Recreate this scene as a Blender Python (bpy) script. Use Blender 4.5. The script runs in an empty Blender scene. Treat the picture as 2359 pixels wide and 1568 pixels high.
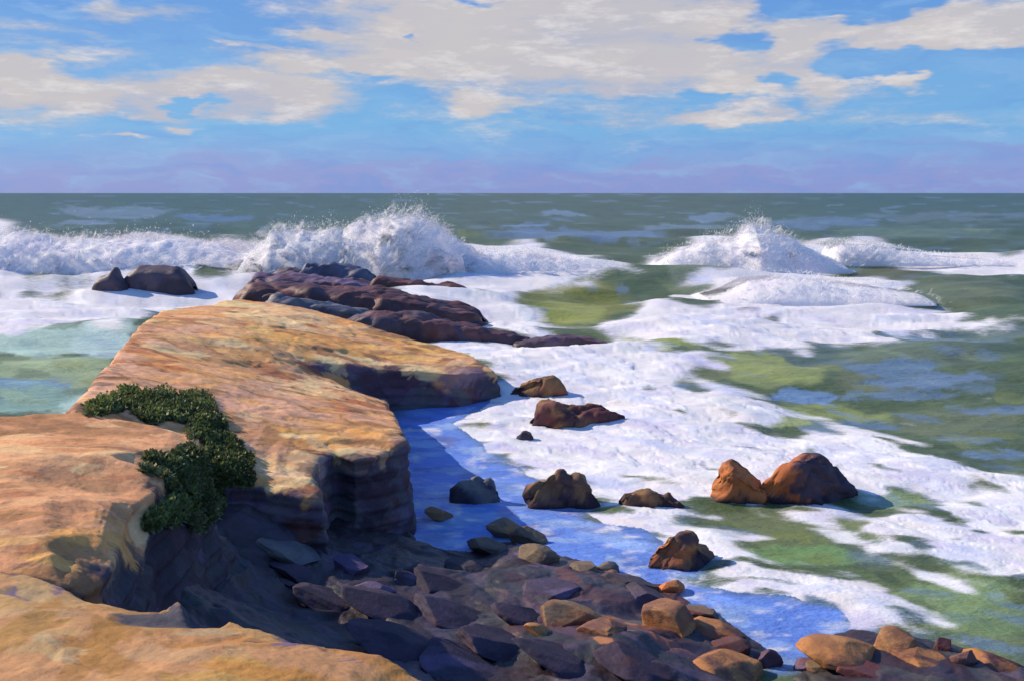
import bpy, bmesh, math, random
import numpy as np
from mathutils import Vector, kdtree, geometry

# ------------------------------------------------------------------ camera, sky, sun
SC = bpy.context.scene
C = SC.collection
R = math.radians
# the picture was measured in a 2359 x 1568 frame; FD is the focal length in those units
PW, PH, FD, HY, EYE = 2359.0, 1568.0, 2097.0, 445.0, 9.0
PITCH = math.atan((PH / 2 - HY) / FD)
cam = bpy.data.objects.new('camera', bpy.data.cameras.new('camera'))
C.objects.link(cam)
cam.location = (0, 0, EYE)
cam.rotation_euler = (R(90) - PITCH, 0, 0)
cam.data.lens = 32.0
cam.data.sensor_width = 36.0
cam.data.clip_end = 60000
cam.data.clip_start = 0.2
SC.camera = cam
SC.view_settings.view_transform = 'Standard'
SC.view_settings.look = 'None'
SC.view_settings.gamma = 1
SC.view_settings.exposure = 0.15
try:
    SC.cycles.max_bounces = 5
    SC.cycles.transparent_max_bounces = 14
    SC.cycles.caustics_reflective = False
    SC.cycles.caustics_refractive = False
except Exception:
    pass

SUN_EL, SUN_FROM = R(32), Vector((-1.0, 0.36, 0)).normalized()    # the sun stands to the left and beyond
sun = bpy.data.objects.new('sun', bpy.data.lights.new('sun', 'SUN'))
C.objects.link(sun)
sun.data.energy = 4.9
sun.data.angle = R(0.5)
sun.data.color = (1.0, 0.86, 0.66)
sd = Vector((SUN_FROM.x * math.cos(SUN_EL), SUN_FROM.y * math.cos(SUN_EL), math.sin(SUN_EL)))
sun.rotation_euler = sd.to_track_quat('Z', 'Y').to_euler()


def s2l(c):
    return tuple((v / 255 / 12.92) if v / 255 <= 0.04045 else ((v / 255 + 0.055) / 1.055) ** 2.4 for v in c)


def col4(c):
    return s2l(c) + (1.0,)


cp, sp = math.cos(PITCH), math.sin(PITCH)


def ray(px, py):
    x = (np.asarray(px, float) - PW / 2) / FD
    y = -(np.asarray(py, float) - PH / 2) / FD
    return x, cp + y * sp, -sp + y * cp      # world x, y, z of the sight line


def P(px, py, z=None, Y=None):
    x, y, zz = ray(px, py)
    t = (z - EYE) / zz if z is not None else Y / y
    return np.array([x * t, y * t, EYE + zz * t])


def proj(v):
    v = np.asarray(v, float)
    d = v[..., 1] * cp - (v[..., 2] - EYE) * sp
    up = v[..., 1] * sp + (v[..., 2] - EYE) * cp
    return PW / 2 + v[..., 0] / d * FD, PH / 2 - up / d * FD


class NT:
    def __init__(s, tree):
        s.t = tree; s.n = tree.nodes; s.l = tree.links
        s.n.clear()

    def node(s, typ, ins=None, **kw):
        n = s.n.new(typ)
        for k, v in kw.items():
            setattr(n, k, v)
        for k, v in (ins or {}).items():
            if hasattr(v, 'is_output') or isinstance(v, bpy.types.NodeSocket):
                s.l.new(v, n.inputs[k])
            else:
                n.inputs[k].default_value = v
        return n

    def math(s, op, a, b=None, c=None, clamp=False):
        d = {0: a}
        if b is not None: d[1] = b
        if c is not None: d[2] = c
        n = s.node('ShaderNodeMath', d, operation=op)
        n.use_clamp = clamp
        return n.outputs[0]

    def vmath(s, op, a, b=None, c=None):
        d = {0: a}
        if b is not None: d[1] = b
        if c is not None: d[2] = c
        n = s.node('ShaderNodeVectorMath', d, operation=op)
        return n.outputs['Value'] if op in ('LENGTH', 'DOT_PRODUCT') else n.outputs[0]

    def mix(s, f, a, b, mode='MIX'):
        n = s.n.new('ShaderNodeMix'); n.data_type = 'RGBA'; n.blend_type = mode
        for i, v in ((0, f), (6, a), (7, b)):
            if isinstance(v, bpy.types.NodeSocket): s.l.new(v, n.inputs[i])
            else: n.inputs[i].default_value = v
        return n.outputs[2]

    def ramp(s, f, pts, interp='LINEAR'):
        n = s.n.new('ShaderNodeValToRGB'); n.color_ramp.interpolation = interp
        e = n.color_ramp.elements
        while len(e) < len(pts): e.new(0.5)
        for i, (p, c) in enumerate(pts):
            e[i].position = p; e[i].color = c if len(c) == 4 else tuple(c) + (1,)
        s.l.new(f, n.inputs[0])
        return n.outputs[0]


def build_world():
    w = bpy.data.worlds.new('World'); SC.world = w; w.use_nodes = True
    g = NT(w.node_tree)
    gen = g.node('ShaderNodeTexCoord').outputs['Generated']
    sep = g.node('ShaderNodeSeparateXYZ', {0: gen})
    az = g.math('ARCTAN2', sep.outputs[0], sep.outputs[1])
    el = g.math('ARCSINE', sep.outputs[2])
    p0 = g.node('ShaderNodeCombineXYZ', {0: az, 1: el, 2: 0.0}).outputs[0]
    # the air: physical sky, drawn towards the blues seen here
    sky = g.node('ShaderNodeTexSky', sky_type='NISHITA')
    sky.sun_disc = False
    sky.sun_elevation = SUN_EL
    sky.sun_rotation = math.atan2(SUN_FROM.x, SUN_FROM.y)
    skyc = g.vmath('SCALE', sky.outputs[0]); g.n[-1].inputs[3].default_value = 0.1
    # brushed wobble of the sight direction
    wv = g.node('ShaderNodeVectorMath', {0: p0, 1: (7.0, 26.0, 1)}, operation='MULTIPLY').outputs[0]
    n1 = g.node('ShaderNodeTexNoise', {'Vector': wv, 'Scale': 1.0, 'Detail': 4.0, 'Roughness': 0.62}, noise_dimensions='2D')
    n1c = g.vmath('SUBTRACT', n1.outputs['Color'], (0.5, 0.5, 0.5))
    wob = g.vmath('MULTIPLY', n1c, (0.13, 0.05, 0))
    pw = g.vmath('ADD', p0, wob)
    # strokes: snap to stretched cells
    vs = g.vmath('MULTIPLY', g.vmath('ADD', p0, g.vmath('MULTIPLY', n1c, (0.03, 0.02, 0))), (20.0, 75.0, 1))
    vor = g.node('ShaderNodeTexVoronoi', {'Vector': vs, 'Scale': 1.0}, voronoi_dimensions='2D', feature='SMOOTH_F1')
    vor.inputs['Smoothness'].default_value = 0.35
    cell = g.vmath('MULTIPLY', vor.outputs['Position'], (1 / 20.0, 1 / 75.0, 1))
    pm = g.node('ShaderNodeMix', data_type='VECTOR')
    g.l.new(pw, pm.inputs[4]); g.l.new(g.vmath('ADD', cell, wob), pm.inputs[5]); pm.inputs[0].default_value = 0.12
    p = pm.outputs[1]
    acc, capped = None, False
    for (px, py, rx, ry, s) in sorted(CLOUDS, key=lambda b: -b[4]):
        x, y, z = ray(px, py)
        L = math.sqrt(x * x + y * y + z * z)
        a, e = math.atan2(x, y), math.asin(z / L)
        kx, ky = FD / rx, FD / ry
        v = g.vmath('MULTIPLY_ADD', p, (kx, ky, 0), (-a * kx, -e * ky, 0))
        d = g.vmath('LENGTH', v)
        f = g.math('MULTIPLY', g.math('SUBTRACT', 1.0, d, clamp=False), s)
        if s < 0:
            if not capped: acc = g.math('MINIMUM', acc, 0.5); capped = True
            f = g.math('MULTIPLY', g.math('SUBTRACT', 1.0, d, clamp=True), s * 1.25)
            acc = g.math('ADD', acc, f)
        else:
            acc = f if acc is None else g.math('MAXIMUM', acc, f)
    # scattered cloud above and around what the view shows
    n2 = g.node('ShaderNodeTexNoise', {'Vector': g.vmath('MULTIPLY', p, (2.6, 7.0, 1)), 'Scale': 1.0, 'Detail': 3.0}, noise_dimensions='2D')
    hi = g.math('MULTIPLY', g.math('SUBTRACT', el, R(19)), 6.0, clamp=True)
    side = g.math('MULTIPLY', g.math('SUBTRACT', g.math('ABSOLUTE', az), R(34)), 5.0, clamp=True)
    out = g.math('MULTIPLY', g.math('MAXIMUM', hi, side), g.math('SUBTRACT', n2.outputs[0], 0.56))
    acc = g.math('MAXIMUM', acc, g.math('MULTIPLY_ADD', out, 4.0, -0.55))
    n3 = g.node('ShaderNodeTexNoise', {'Vector': g.vmath('MULTIPLY', p0, (10, 42, 1)), 'Scale': 1.0, 'Detail': 5.0, 'Roughness': 0.7}, noise_dimensions='2D')
    n3c = g.math('SUBTRACT', n3.outputs[0], 0.5)
    acc = g.math('ADD', acc, g.math('MULTIPLY', n3c, 0.85))
    mask = g.node('ShaderNodeMapRange', {0: acc, 1: -0.16, 2: 0.40}, interpolation_type='SMOOTHSTEP').outputs[0]
    # air colour by height, brushed
    elb = g.math('ADD', g.node('ShaderNodeSeparateXYZ', {0: p}).outputs[1], g.math('MULTIPLY', n3c, 0.02))
    f = g.math('DIVIDE', elb, R(90), clamp=True)
    dg = lambda d: d / 90.0
    air = g.ramp(f, [(dg(0), s2l((126, 156, 218))), (dg(1.2), s2l((134, 158, 222))), (dg(2.2), s2l((124, 170, 228))), (dg(4.0), s2l((112, 178, 232))),
                     (dg(7.5), s2l((116, 170, 228))), (dg(12), s2l((92, 150, 224))), (dg(24), (0.10, 0.25, 0.66)), (1.0, (0.10, 0.24, 0.62))])
    n4 = g.node('ShaderNodeTexNoise', {'Vector': g.vmath('MULTIPLY', p, (5, 30, 1)), 'Scale': 1.0, 'Detail': 2.0}, noise_dimensions='2D')
    # lilac haze bank low over the sea
    lil = g.math('ADD', g.math('MULTIPLY', el, -24.0), g.math('MULTIPLY_ADD', n4.outputs[0], 2.4, 0.15))
    lil = g.node('ShaderNodeMapRange', {0: lil, 1: 0.42, 2: 1.05, 3: 0.0, 4: 0.66}, interpolation_type='SMOOTHSTEP').outputs[0]
    air = g.mix(lil, air, col4((144, 156, 218)))
    nb = g.node('ShaderNodeTexNoise', {'Vector': g.vmath('MULTIPLY', p, (14, 60, 1)), 'Scale': 1.0, 'Detail': 3.0}, noise_dimensions='2D')
    air = g.mix(g.math('MULTIPLY', g.math('SUBTRACT', nb.outputs[0], 0.52, clamp=True), 2.4, clamp=True), air, col4((142, 186, 234)))
    air = g.mix(g.math('MULTIPLY', g.math('SUBTRACT', 0.46, nb.outputs[0], clamp=True), 2.0, clamp=True), air, col4((98, 152, 226)))
    air = g.mix(0.12, air, skyc)
    # cloud colour: grey cream, warm and lilac strokes, a few bright dabs
    vc = g.node('ShaderNodeSeparateColor', {0: vor.outputs['Color']})
    cl = g.mix(g.math('MULTIPLY', n2.outputs[0], 1.0), col4((190, 190, 200)), col4((210, 204, 203)))
    cl = g.mix(g.math('MULTIPLY', vc.outputs[0], 0.16), cl, col4((180, 186, 204)))
    cl = g.mix(g.math('MULTIPLY', g.math('GREATER_THAN', vc.outputs[1], 0.82), 0.15), cl, col4((224, 214, 204)))
    br = g.math('MULTIPLY', g.math('SUBTRACT', n3.outputs[0], 0.52, clamp=True), 3.5, clamp=True)
    cl = g.mix(g.math('MULTIPLY', g.math('SUBTRACT', 0.5, n4.outputs[0], clamp=True), 3.0, clamp=True), cl, col4((178, 184, 206)))
    cl = g.mix(br, cl, col4((232, 228, 228)))
    final = g.mix(mask, air, cl)
    # finest brush grain
    bg = g.node('ShaderNodeBackground', {0: final, 1: 0.9})
    o = g.node('ShaderNodeOutputWorld', {0: bg.outputs[0]})


CLOUDS = [  # centre, half width, half height in picture units, weight (negative: a hole of blue)
    (1180, 70, 490, 130, 1.0), (960, 150, 230, 60, 1.0), (1480, 100, 380, 120, 1.0), (1350, -80, 560, 130, 1.0),
    (1130, 228, 110, 36, 0.8), (1380, 200, 170, 26, 0.5), (1640, 205, 100, 26, 0.6), (1690, 265, 170, 22, 0.7),
    (1885, 110, 180, 100, 1.0), (1800, 180, 220, 54, 1.0), (2200, 72, 320, 58, 0.9), (2340, 60, 160, 60, 0.8), (2085, 180, 56, 26, 0.8), (2340, 100, 90, 34, 0.6),
    (2240, 22, 200, 18, 0.4), (2060, 270, 180, 14, 0.12), (1450, 260, 260, 30, 0.10),
    (540, 216, 270, 54, 1.0), (700, 150, 150, 44, 0.8), (110, 218, 220, 50, 1.0), (-60, 190, 190, 60, 1.0), (350, 252, 100, 26, 0.6),
    (600, 245, 150, 20, 0.8), (390, 292, 70, 10, 0.5), (245, 322, 60, 6, 0.5), (130, 135, 100, 12, 0.22), (320, 32, 90, 14, 0.25),
    (130, 275, 70, 14, 0.2), (640, 104, 110, 12, 0.5), (760, 64, 150, 18, 0.7), (810, 15, 60, 14, 0.4), (90, 60, 110, 8, 0.10), (180, 110, 90, 8, 0.12),
    (1680, 96, 96, 34, -1.0), (1995, 138, 100, 46, -0.95), (935, 66, 30, 12, -0.5), (1785, 196, 80, 30, -0.8), (1600, 222, 60, 22, -0.7),
    (1130, 14, 50, 18, -0.6), (1950, 0, 240, 52, -1.2), (440, 238, 70, 18, -0.9), (2220, 152, 200, 26, -0.9), (880, 190, 60, 14, -0.5),
]
build_world()

# ------------------------------------------------------------------ helpers
rng = np.random.default_rng(7)
random.seed(7)


def _h(ix, iy, iz, s):
    n = (ix * 374761393 + iy * 668265263 + iz * 2147483647 + s * 974711) & 0xffffffff
    n = (n ^ (n >> 13)) * 1274126177 & 0xffffffff
    n = (n ^ (n >> 16)) * 2246822519 & 0xffffffff
    return ((n ^ (n >> 15)) & 0xffffff) / 0xffffff


def vnoise(x, y, z=0.0, s=0):
    """smooth lattice noise in -1..1"""
    x, y, z = np.broadcast_arrays(np.asarray(x, float), np.asarray(y, float), np.asarray(z, float))
    ix, iy, iz = np.floor(x).astype(np.int64), np.floor(y).astype(np.int64), np.floor(z).astype(np.int64)
    fx, fy, fz = x - ix, y - iy, z - iz
    fx, fy, fz = [f * f * f * (f * (f * 6 - 15) + 10) for f in (fx, fy, fz)]
    r = 0
    for dx in (0, 1):
        for dy in (0, 1):
            for dz in (0, 1):
                w = (fx if dx else 1 - fx) * (fy if dy else 1 - fy) * (fz if dz else 1 - fz)
                r = r + w * _h(ix + dx, iy + dy, iz + dz, s)
    return r * 2 - 1


def fbm(x, y, z=0.0, o=4, s=0, rough=0.5):
    a, f, r, t = 1.0, 1.0, 0, 0
    for i in range(o):
        r = r + a * vnoise(np.asarray(x) * f, np.asarray(y) * f, np.asarray(z) * f, s + i * 17)
        t += a; a *= rough; f *= 2.03
    return r / t


def cells(p, scale, s=0):
    """distance to the two nearest jittered cell centres and the id of the nearest; p (n,3)"""
    q = p * scale
    b = np.floor(q).astype(np.int64)
    d1 = np.full(len(q), 9.0); d2 = np.full(len(q), 9.0); idv = np.zeros(len(q))
    for dx in (-1, 0, 1):
        for dy in (-1, 0, 1):
            for dz in (-1, 0, 1):
                c = b + (dx, dy, dz)
                j = np.stack([_h(c[:, 0], c[:, 1], c[:, 2], s + k) for k in (1, 2, 3)], 1)
                d = np.linalg.norm(c + j - q, axis=1)
                i = _h(c[:, 0], c[:, 1], c[:, 2], s + 9)
                nearer = d < d1
                d2 = np.where(nearer, d1, np.minimum(d2, d))
                idv = np.where(nearer, i, idv)
                d1 = np.where(nearer, d, d1)
    return d1, d2, idv


def inpoly(x, y, poly):
    x = np.asarray(x, float); y = np.asarray(y, float)
    ins = np.zeros(x.shape, bool)
    n = len(poly)
    for i in range(n):
        x0, y0 = poly[i][:2]; x1, y1 = poly[(i + 1) % n][:2]
        if y0 == y1: continue
        c = ((y0 > y) != (y1 > y)) & (x < (x1 - x0) * (y - y0) / (y1 - y0) + x0)
        ins ^= c
    return ins


def mesh_np(name, V, F, mat, parent=None, col=None, extra=None, smooth=True):
    V = np.asarray(V, np.float32); F = np.asarray(F, np.int32)
    me = bpy.data.meshes.new(name)
    k = F.shape[1]
    me.vertices.add(len(V)); me.vertices.foreach_set('co', V.ravel())
    me.loops.add(F.size); me.loops.foreach_set('vertex_index', F.ravel())
    me.polygons.add(len(F)); me.polygons.foreach_set('loop_start', np.arange(len(F), dtype=np.int32) * k)
    me.polygons.foreach_set('loop_total', np.full(len(F), k, np.int32))
    me.update(calc_edges=True)
    me.polygons.foreach_set('use_smooth', np.full(len(F), smooth))
    if col is not None:
        a = me.color_attributes.new('Col', 'FLOAT_COLOR', 'POINT')
        c4 = np.ones((len(V), 4), np.float32); c4[:, :3] = col
        a.data.foreach_set('color', c4.ravel())
    for k2, v in (extra or {}).items():
        a = me.attributes.new(k2, 'FLOAT', 'POINT')
        a.data.foreach_set('value', np.asarray(v, np.float32))
    me.materials.append(mat)
    o = bpy.data.objects.new(name, me); C.objects.link(o)
    if parent: o.parent = parent
    return o


def tag(o, label=None, cat=None, group=None, kind=None):
    if label: o['label'] = label
    if cat: o['category'] = cat
    if group: o['group'] = group
    if kind: o['kind'] = kind
    return o


def refine(V, F, thr, iters=9):
    """split every edge longer than thr * its distance from the shore path, keeping a clean triangle mesh"""
    V = [tuple(v) for v in V]
    V = np.array(V); F = np.array(F)
    for it in range(iters):
        E = np.concatenate([F[:, [0, 1]], F[:, [1, 2]], F[:, [2, 0]]])
        E.sort(axis=1)
        U, inv = np.unique(E, axis=0, return_inverse=True)
        inv = inv.reshape(-1)
        mid = (V[U[:, 0]] + V[U[:, 1]]) / 2
        L = np.linalg.norm(V[U[:, 0]] - V[U[:, 1]], axis=1)
        dist = np.maximum(np.linalg.norm(mid - (0, 0, EYE), axis=1), 6)
        sp_ = L > thr * dist
        if not sp_.any(): break
        # longest-edge closure: a triangle with any split edge also splits its longest edge
        n = len(F); i0, i1, i2 = inv[:n], inv[n:2 * n], inv[2 * n:]
        T = np.stack([i0, i1, i2], 1)
        for _ in range(12):
            s = sp_[T]
            anys = s.any(axis=1)
            lg = T[np.arange(n), np.argmax(L[T], axis=1)]
            new = sp_.copy(); new[lg[anys]] = True
            if (new == sp_).all(): break
            sp_ = new
        vid = np.full(len(U), -1); vid[sp_] = len(V) + np.arange(sp_.sum())
        V = np.vstack([V, mid[sp_]])
        m = vid[T]; s = m >= 0; cnt = s.sum(1)
        out = [F[cnt == 0]]
        # three split
        k = cnt == 3
        a, b, c = F[k].T; x, y, z = m[k].T
        out += [np.stack(t, 1) for t in ((a, x, z), (x, b, y), (z, y, c), (x, y, z))]
        for r in range(3):
            k = (cnt == 1) & s[:, r]
            Fr = np.roll(F[k], -r, axis=1); mr = m[k][:, r]
            a, b, c = Fr.T
            out += [np.stack((a, mr, c), 1), np.stack((mr, b, c), 1)]
            k = (cnt == 2) & ~s[:, r]      # edge r whole, the other two split
            Fr = np.roll(F[k], -r, axis=1); mr = np.roll(m[k], -r, axis=1)
            a, b, c = Fr.T; y, z = mr[:, 1], mr[:, 2]
            out += [np.stack((a, b, y), 1), np.stack((a, y, z), 1), np.stack((z, y, c), 1)]
        F = np.concatenate(out)
    return V, F


def vnormals(V, F):
    fn = np.cross(V[F[:, 1]] - V[F[:, 0]], V[F[:, 2]] - V[F[:, 0]])
    N = np.zeros_like(V)
    for i in range(3): np.add.at(N, F[:, i], fn)
    return N / np.maximum(np.linalg.norm(N, axis=1, keepdims=True), 1e-9)


def smooth_v(V, F, n, w=0.5):
    E = np.concatenate([F[:, [0, 1]], F[:, [1, 2]], F[:, [2, 0]]])
    for _ in range(n):
        S = np.zeros_like(V); K = np.zeros(len(V))
        np.add.at(S, E[:, 0], V[E[:, 1]]); np.add.at(K, E[:, 0], 1)
        np.add.at(S, E[:, 1], V[E[:, 0]]); np.add.at(K, E[:, 1], 1)
        V = V * (1 - w) + w * S / np.maximum(K, 1)[:, None]
    return V


def dabs(V, N, base, seeds, size, colour_of, seed=0, along=(1, 0, 0), ratio=(2.0, 4.5), opa=(0.6, 1.0), spread=0.5):
    """patchy colour of rock, painted shade included: overlapping elongated flakes laid along the strata"""
    kd = kdtree.KDTree(len(V))
    for i, v in enumerate(V): kd.insert(v, i)
    kd.balance()
    r_ = np.random.default_rng(seed)
    col = base.copy()
    ids = r_.integers(0, len(V), seeds)
    al = np.array(along, float)
    for i in ids:
        p = V[i]; n = N[i]
        dist = max(np.linalg.norm(p - (0, 0, EYE)), 6)
        b = size * dist * r_.uniform(0.6, 1.4); a = b * r_.uniform(*ratio)
        t = al + r_.normal(0, spread, 3); t -= n * t.dot(n); t /= np.linalg.norm(t) + 1e-9
        u = np.cross(n, t)
        hits = kd.find_range(p, a)
        if not hits: continue
        h = np.array([q[1] for q in hits]); d = V[h] - p
        x, y = d @ t / a, d @ u / b
        rr = np.sqrt(x * x + y * y + (d @ n / a) ** 2) + 0.25 * vnoise(x * 1.5, y * 6, i * 0.37, 5)
        w = np.clip((1 - rr) * 6, 0, 1) * r_.uniform(*opa)
        c = np.array(colour_of(p, i, r_))
        col[h] = col[h] * (1 - w[:, None]) + c * w[:, None]
    return col


# ------------------------------------------------------------------ materials
def rock_material(name, rough=0.85, bump=0.28, wet=False):
    m = bpy.data.materials.new(name); m.use_nodes = True
    g = NT(m.node_tree)
    at = g.node('ShaderNodeAttribute', attribute_name='Col')
    geo = g.node('ShaderNodeNewGeometry'); pos = geo.outputs['Position']
    n1 = g.node('ShaderNodeTexNoise', {'Vector': pos, 'Scale': 2.2, 'Detail': 7.0, 'Roughness': 0.65})
    n2 = g.node('ShaderNodeTexNoise', {'Vector': g.vmath('MULTIPLY', pos, (1, 1, 5)), 'Scale': 5.0, 'Detail': 6.0, 'Roughness': 0.7})
    n3 = g.node('ShaderNodeTexNoise', {'Vector': pos, 'Scale': 19.0, 'Detail': 6.0, 'Roughness': 0.7})
    c = at.outputs['Color']
    c = g.mix(0.55, c, g.ramp(n1.outputs[0], [(0.28, (0.78, 0.74, 0.74)), (0.5, (1.03, 1.03, 1.03)), (0.72, (1.25, 1.22, 1.16))]), 'MULTIPLY')
    c = g.mix(0.24, c, g.ramp(n2.outputs[0], [(0.3, (0.65, 0.6, 0.62)), (0.5, (1.03, 1.03, 1.03)), (0.75, (1.2, 1.18, 1.15))]), 'MULTIPLY')
    c = g.mix(0.38, c, g.ramp(n3.outputs[0], [(0.3, (0.5, 0.47, 0.45)), (0.5, (1, 1, 1)), (0.8, (1.25, 1.2, 1.15))]), 'MULTIPLY')
    h = g.math('ADD', g.math('MULTIPLY', n1.outputs[0], 0.6), g.math('ADD', g.math('MULTIPLY', n2.outputs[0], 0.3), g.math('MULTIPLY', n3.outputs[0], 0.2)))
    b = g.node('ShaderNodeBump', {'Height': h, 'Strength': bump, 'Distance': 0.25})
    p = g.node('ShaderNodeBsdfPrincipled', {'Base Color': c, 'Roughness': rough, 'Normal': b.outputs[0]})
    p.inputs['Specular IOR Level'].default_value = 0.5 if wet else 0.25
    g.node('ShaderNodeOutputMaterial', {0: p.outputs[0]})
    return m


def water_material():
    m = bpy.data.materials.new('sea_water'); m.use_nodes = True
    g = NT(m.node_tree)
    at = g.node('ShaderNodeAttribute', attribute_name='Col')
    fo = g.node('ShaderNodeAttribute', attribute_name='foam').outputs['Fac']
    pos = g.node('ShaderNodeNewGeometry').outputs['Position']
    n1 = g.node('ShaderNodeTexNoise', {'Vector': g.vmath('MULTIPLY', pos, (0.8, 1.9, 1)), 'Scale': 1.6, 'Detail': 6.0, 'Roughness': 0.65})
    n2 = g.node('ShaderNodeTexNoise', {'Vector': g.vmath('MULTIPLY', pos, (0.35, 1.0, 1)), 'Scale': 0.8, 'Detail': 5.0, 'Roughness': 0.6})
    n3 = g.node('ShaderNodeTexNoise', {'Vector': g.vmath('MULTIPLY', pos, (1, 2, 1)), 'Scale': 9.0, 'Detail': 4.0, 'Roughness': 0.7})
    wob = g.math('ADD', g.math('MULTIPLY', g.math('SUBTRACT', n1.outputs[0], 0.5), 0.9), g.math('MULTIPLY', g.math('SUBTRACT', n3.outputs[0], 0.5), 0.7))
    f = g.node('ShaderNodeMapRange', {0: g.math('ADD', fo, wob), 1: 0.18, 2: 0.9}, interpolation_type='SMOOTHSTEP').outputs[0]
    wc = g.mix(0.5, at.outputs['Color'], g.ramp(n2.outputs[0], [(0.3, (0.6, 0.68, 0.72)), (0.5, (1, 1, 1)), (0.72, (1.3, 1.25, 1.12))]), 'MULTIPLY')
    ft = g.node('ShaderNodeAttribute', attribute_name='FCol').outputs['Color']
    fc = g.mix(0.5, ft, g.ramp(n1.outputs[0], [(0.3, (0.86, 0.87, 0.9)), (0.6, (1.06, 1.05, 1.04))]), 'MULTIPLY')
    wb = g.node('ShaderNodeBump', {'Height': g.math('ADD', n1.outputs[0], g.math('MULTIPLY', n2.outputs[0], 1.4)), 'Strength': 0.5, 'Distance': 0.35})
    fb = g.node('ShaderNodeBump', {'Height': g.math('ADD', n1.outputs[0], g.math('MULTIPLY', n3.outputs[0], 0.35)), 'Strength': 0.3, 'Distance': 0.3})
    w = g.node('ShaderNodeBsdfPrincipled', {'Base Color': wc, 'Roughness': 0.42, 'Normal': wb.outputs[0]})
    w.inputs['Specular IOR Level'].default_value = 0.16
    fw = g.node('ShaderNodeBsdfPrincipled', {'Base Color': fc, 'Roughness': 0.9, 'Normal': fb.outputs[0]})
    fw.inputs['Specular IOR Level'].default_value = 0.1
    mx = g.node('ShaderNodeMixShader', {0: f, 1: w.outputs[0], 2: fw.outputs[0]})
    g.node('ShaderNodeOutputMaterial', {0: mx.outputs[0]})
    return m


def spray_material(name, sheet):
    """white water: light scatters through it, so it shades softly whatever way a shred is turned"""
    m = bpy.data.materials.new(name); m.use_nodes = True
    g = NT(m.node_tree)
    at = g.node('ShaderNodeAttribute', attribute_name='Col')
    th = g.node('ShaderNodeAttribute', attribute_name='thick').outputs['Fac']
    geo = g.node('ShaderNodeNewGeometry'); pos = geo.outputs['Position']
    n1 = g.node('ShaderNodeTexNoise', {'Vector': pos, 'Scale': 0.55, 'Detail': 8.0, 'Roughness': 0.7})
    n2 = g.node('ShaderNodeTexNoise', {'Vector': pos, 'Scale': 3.2, 'Detail': 5.0, 'Roughness': 0.75})
    k1, k2 = (0.25, 0.5) if sheet else (1.0, 0.9)
    wob = g.math('ADD', g.math('MULTIPLY', g.math('SUBTRACT', n1.outputs[0], 0.5), k1), g.math('MULTIPLY', g.math('SUBTRACT', n2.outputs[0], 0.5), k2))
    a = g.node('ShaderNodeMapRange', {0: g.math('ADD', th, wob), 1: 0.15 if sheet else 0.3, 2: 0.95 if sheet else 0.8, 4: 0.5 if sheet else 1.0}, interpolation_type='SMOOTHSTEP').outputs[0]
    b = g.node('ShaderNodeBump', {'Height': g.math('ADD', n1.outputs[0], g.math('MULTIPLY', n2.outputs[0], 0.3)), 'Strength': 0.15 if sheet else 0.35, 'Distance': 0.8})
    d = g.node('ShaderNodeBsdfDiffuse', {'Color': at.outputs['Color'], 'Normal': b.outputs[0]})
    t = g.node('ShaderNodeBsdfTranslucent', {'Color': at.outputs['Color'], 'Normal': b.outputs[0]})
    dt = g.node('ShaderNodeMixShader', {0: 0.5 if sheet else 0.2, 1: d.outputs[0], 2: t.outputs[0]})
    tr = g.node('ShaderNodeBsdfTransparent')
    mx = g.node('ShaderNodeMixShader', {0: a, 1: tr.outputs[0], 2: dt.outputs[0]})
    g.node('ShaderNodeOutputMaterial', {0: mx.outputs[0]})
    return m


def leaf_material():
    m = bpy.data.materials.new('shore_plant_leaf'); m.use_nodes = True
    g = NT(m.node_tree)
    at = g.node('ShaderNodeAttribute', attribute_name='Col')
    d = g.node('ShaderNodeBsdfPrincipled', {'Base Color': at.outputs['Color'], 'Roughness': 0.6})
    t = g.node('ShaderNodeBsdfTranslucent', {'Color': at.outputs['Color']})
    mx = g.node('ShaderNodeMixShader', {0: 0.25, 1: d.outputs[0], 2: t.outputs[0]})
    g.node('ShaderNodeOutputMaterial', {0: mx.outputs[0]})
    return m


M_ROCK = rock_material('sandstone')
M_DARK = rock_material('wet_dark_rock', rough=0.55, wet=True)
M_BOULD = rock_material('boulder_stone', rough=0.8)
M_WATER = water_material()
M_SPRAY = spray_material('white_water', False)
M_SHEET = spray_material('white_spray', True)
M_LEAF = leaf_material()

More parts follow.
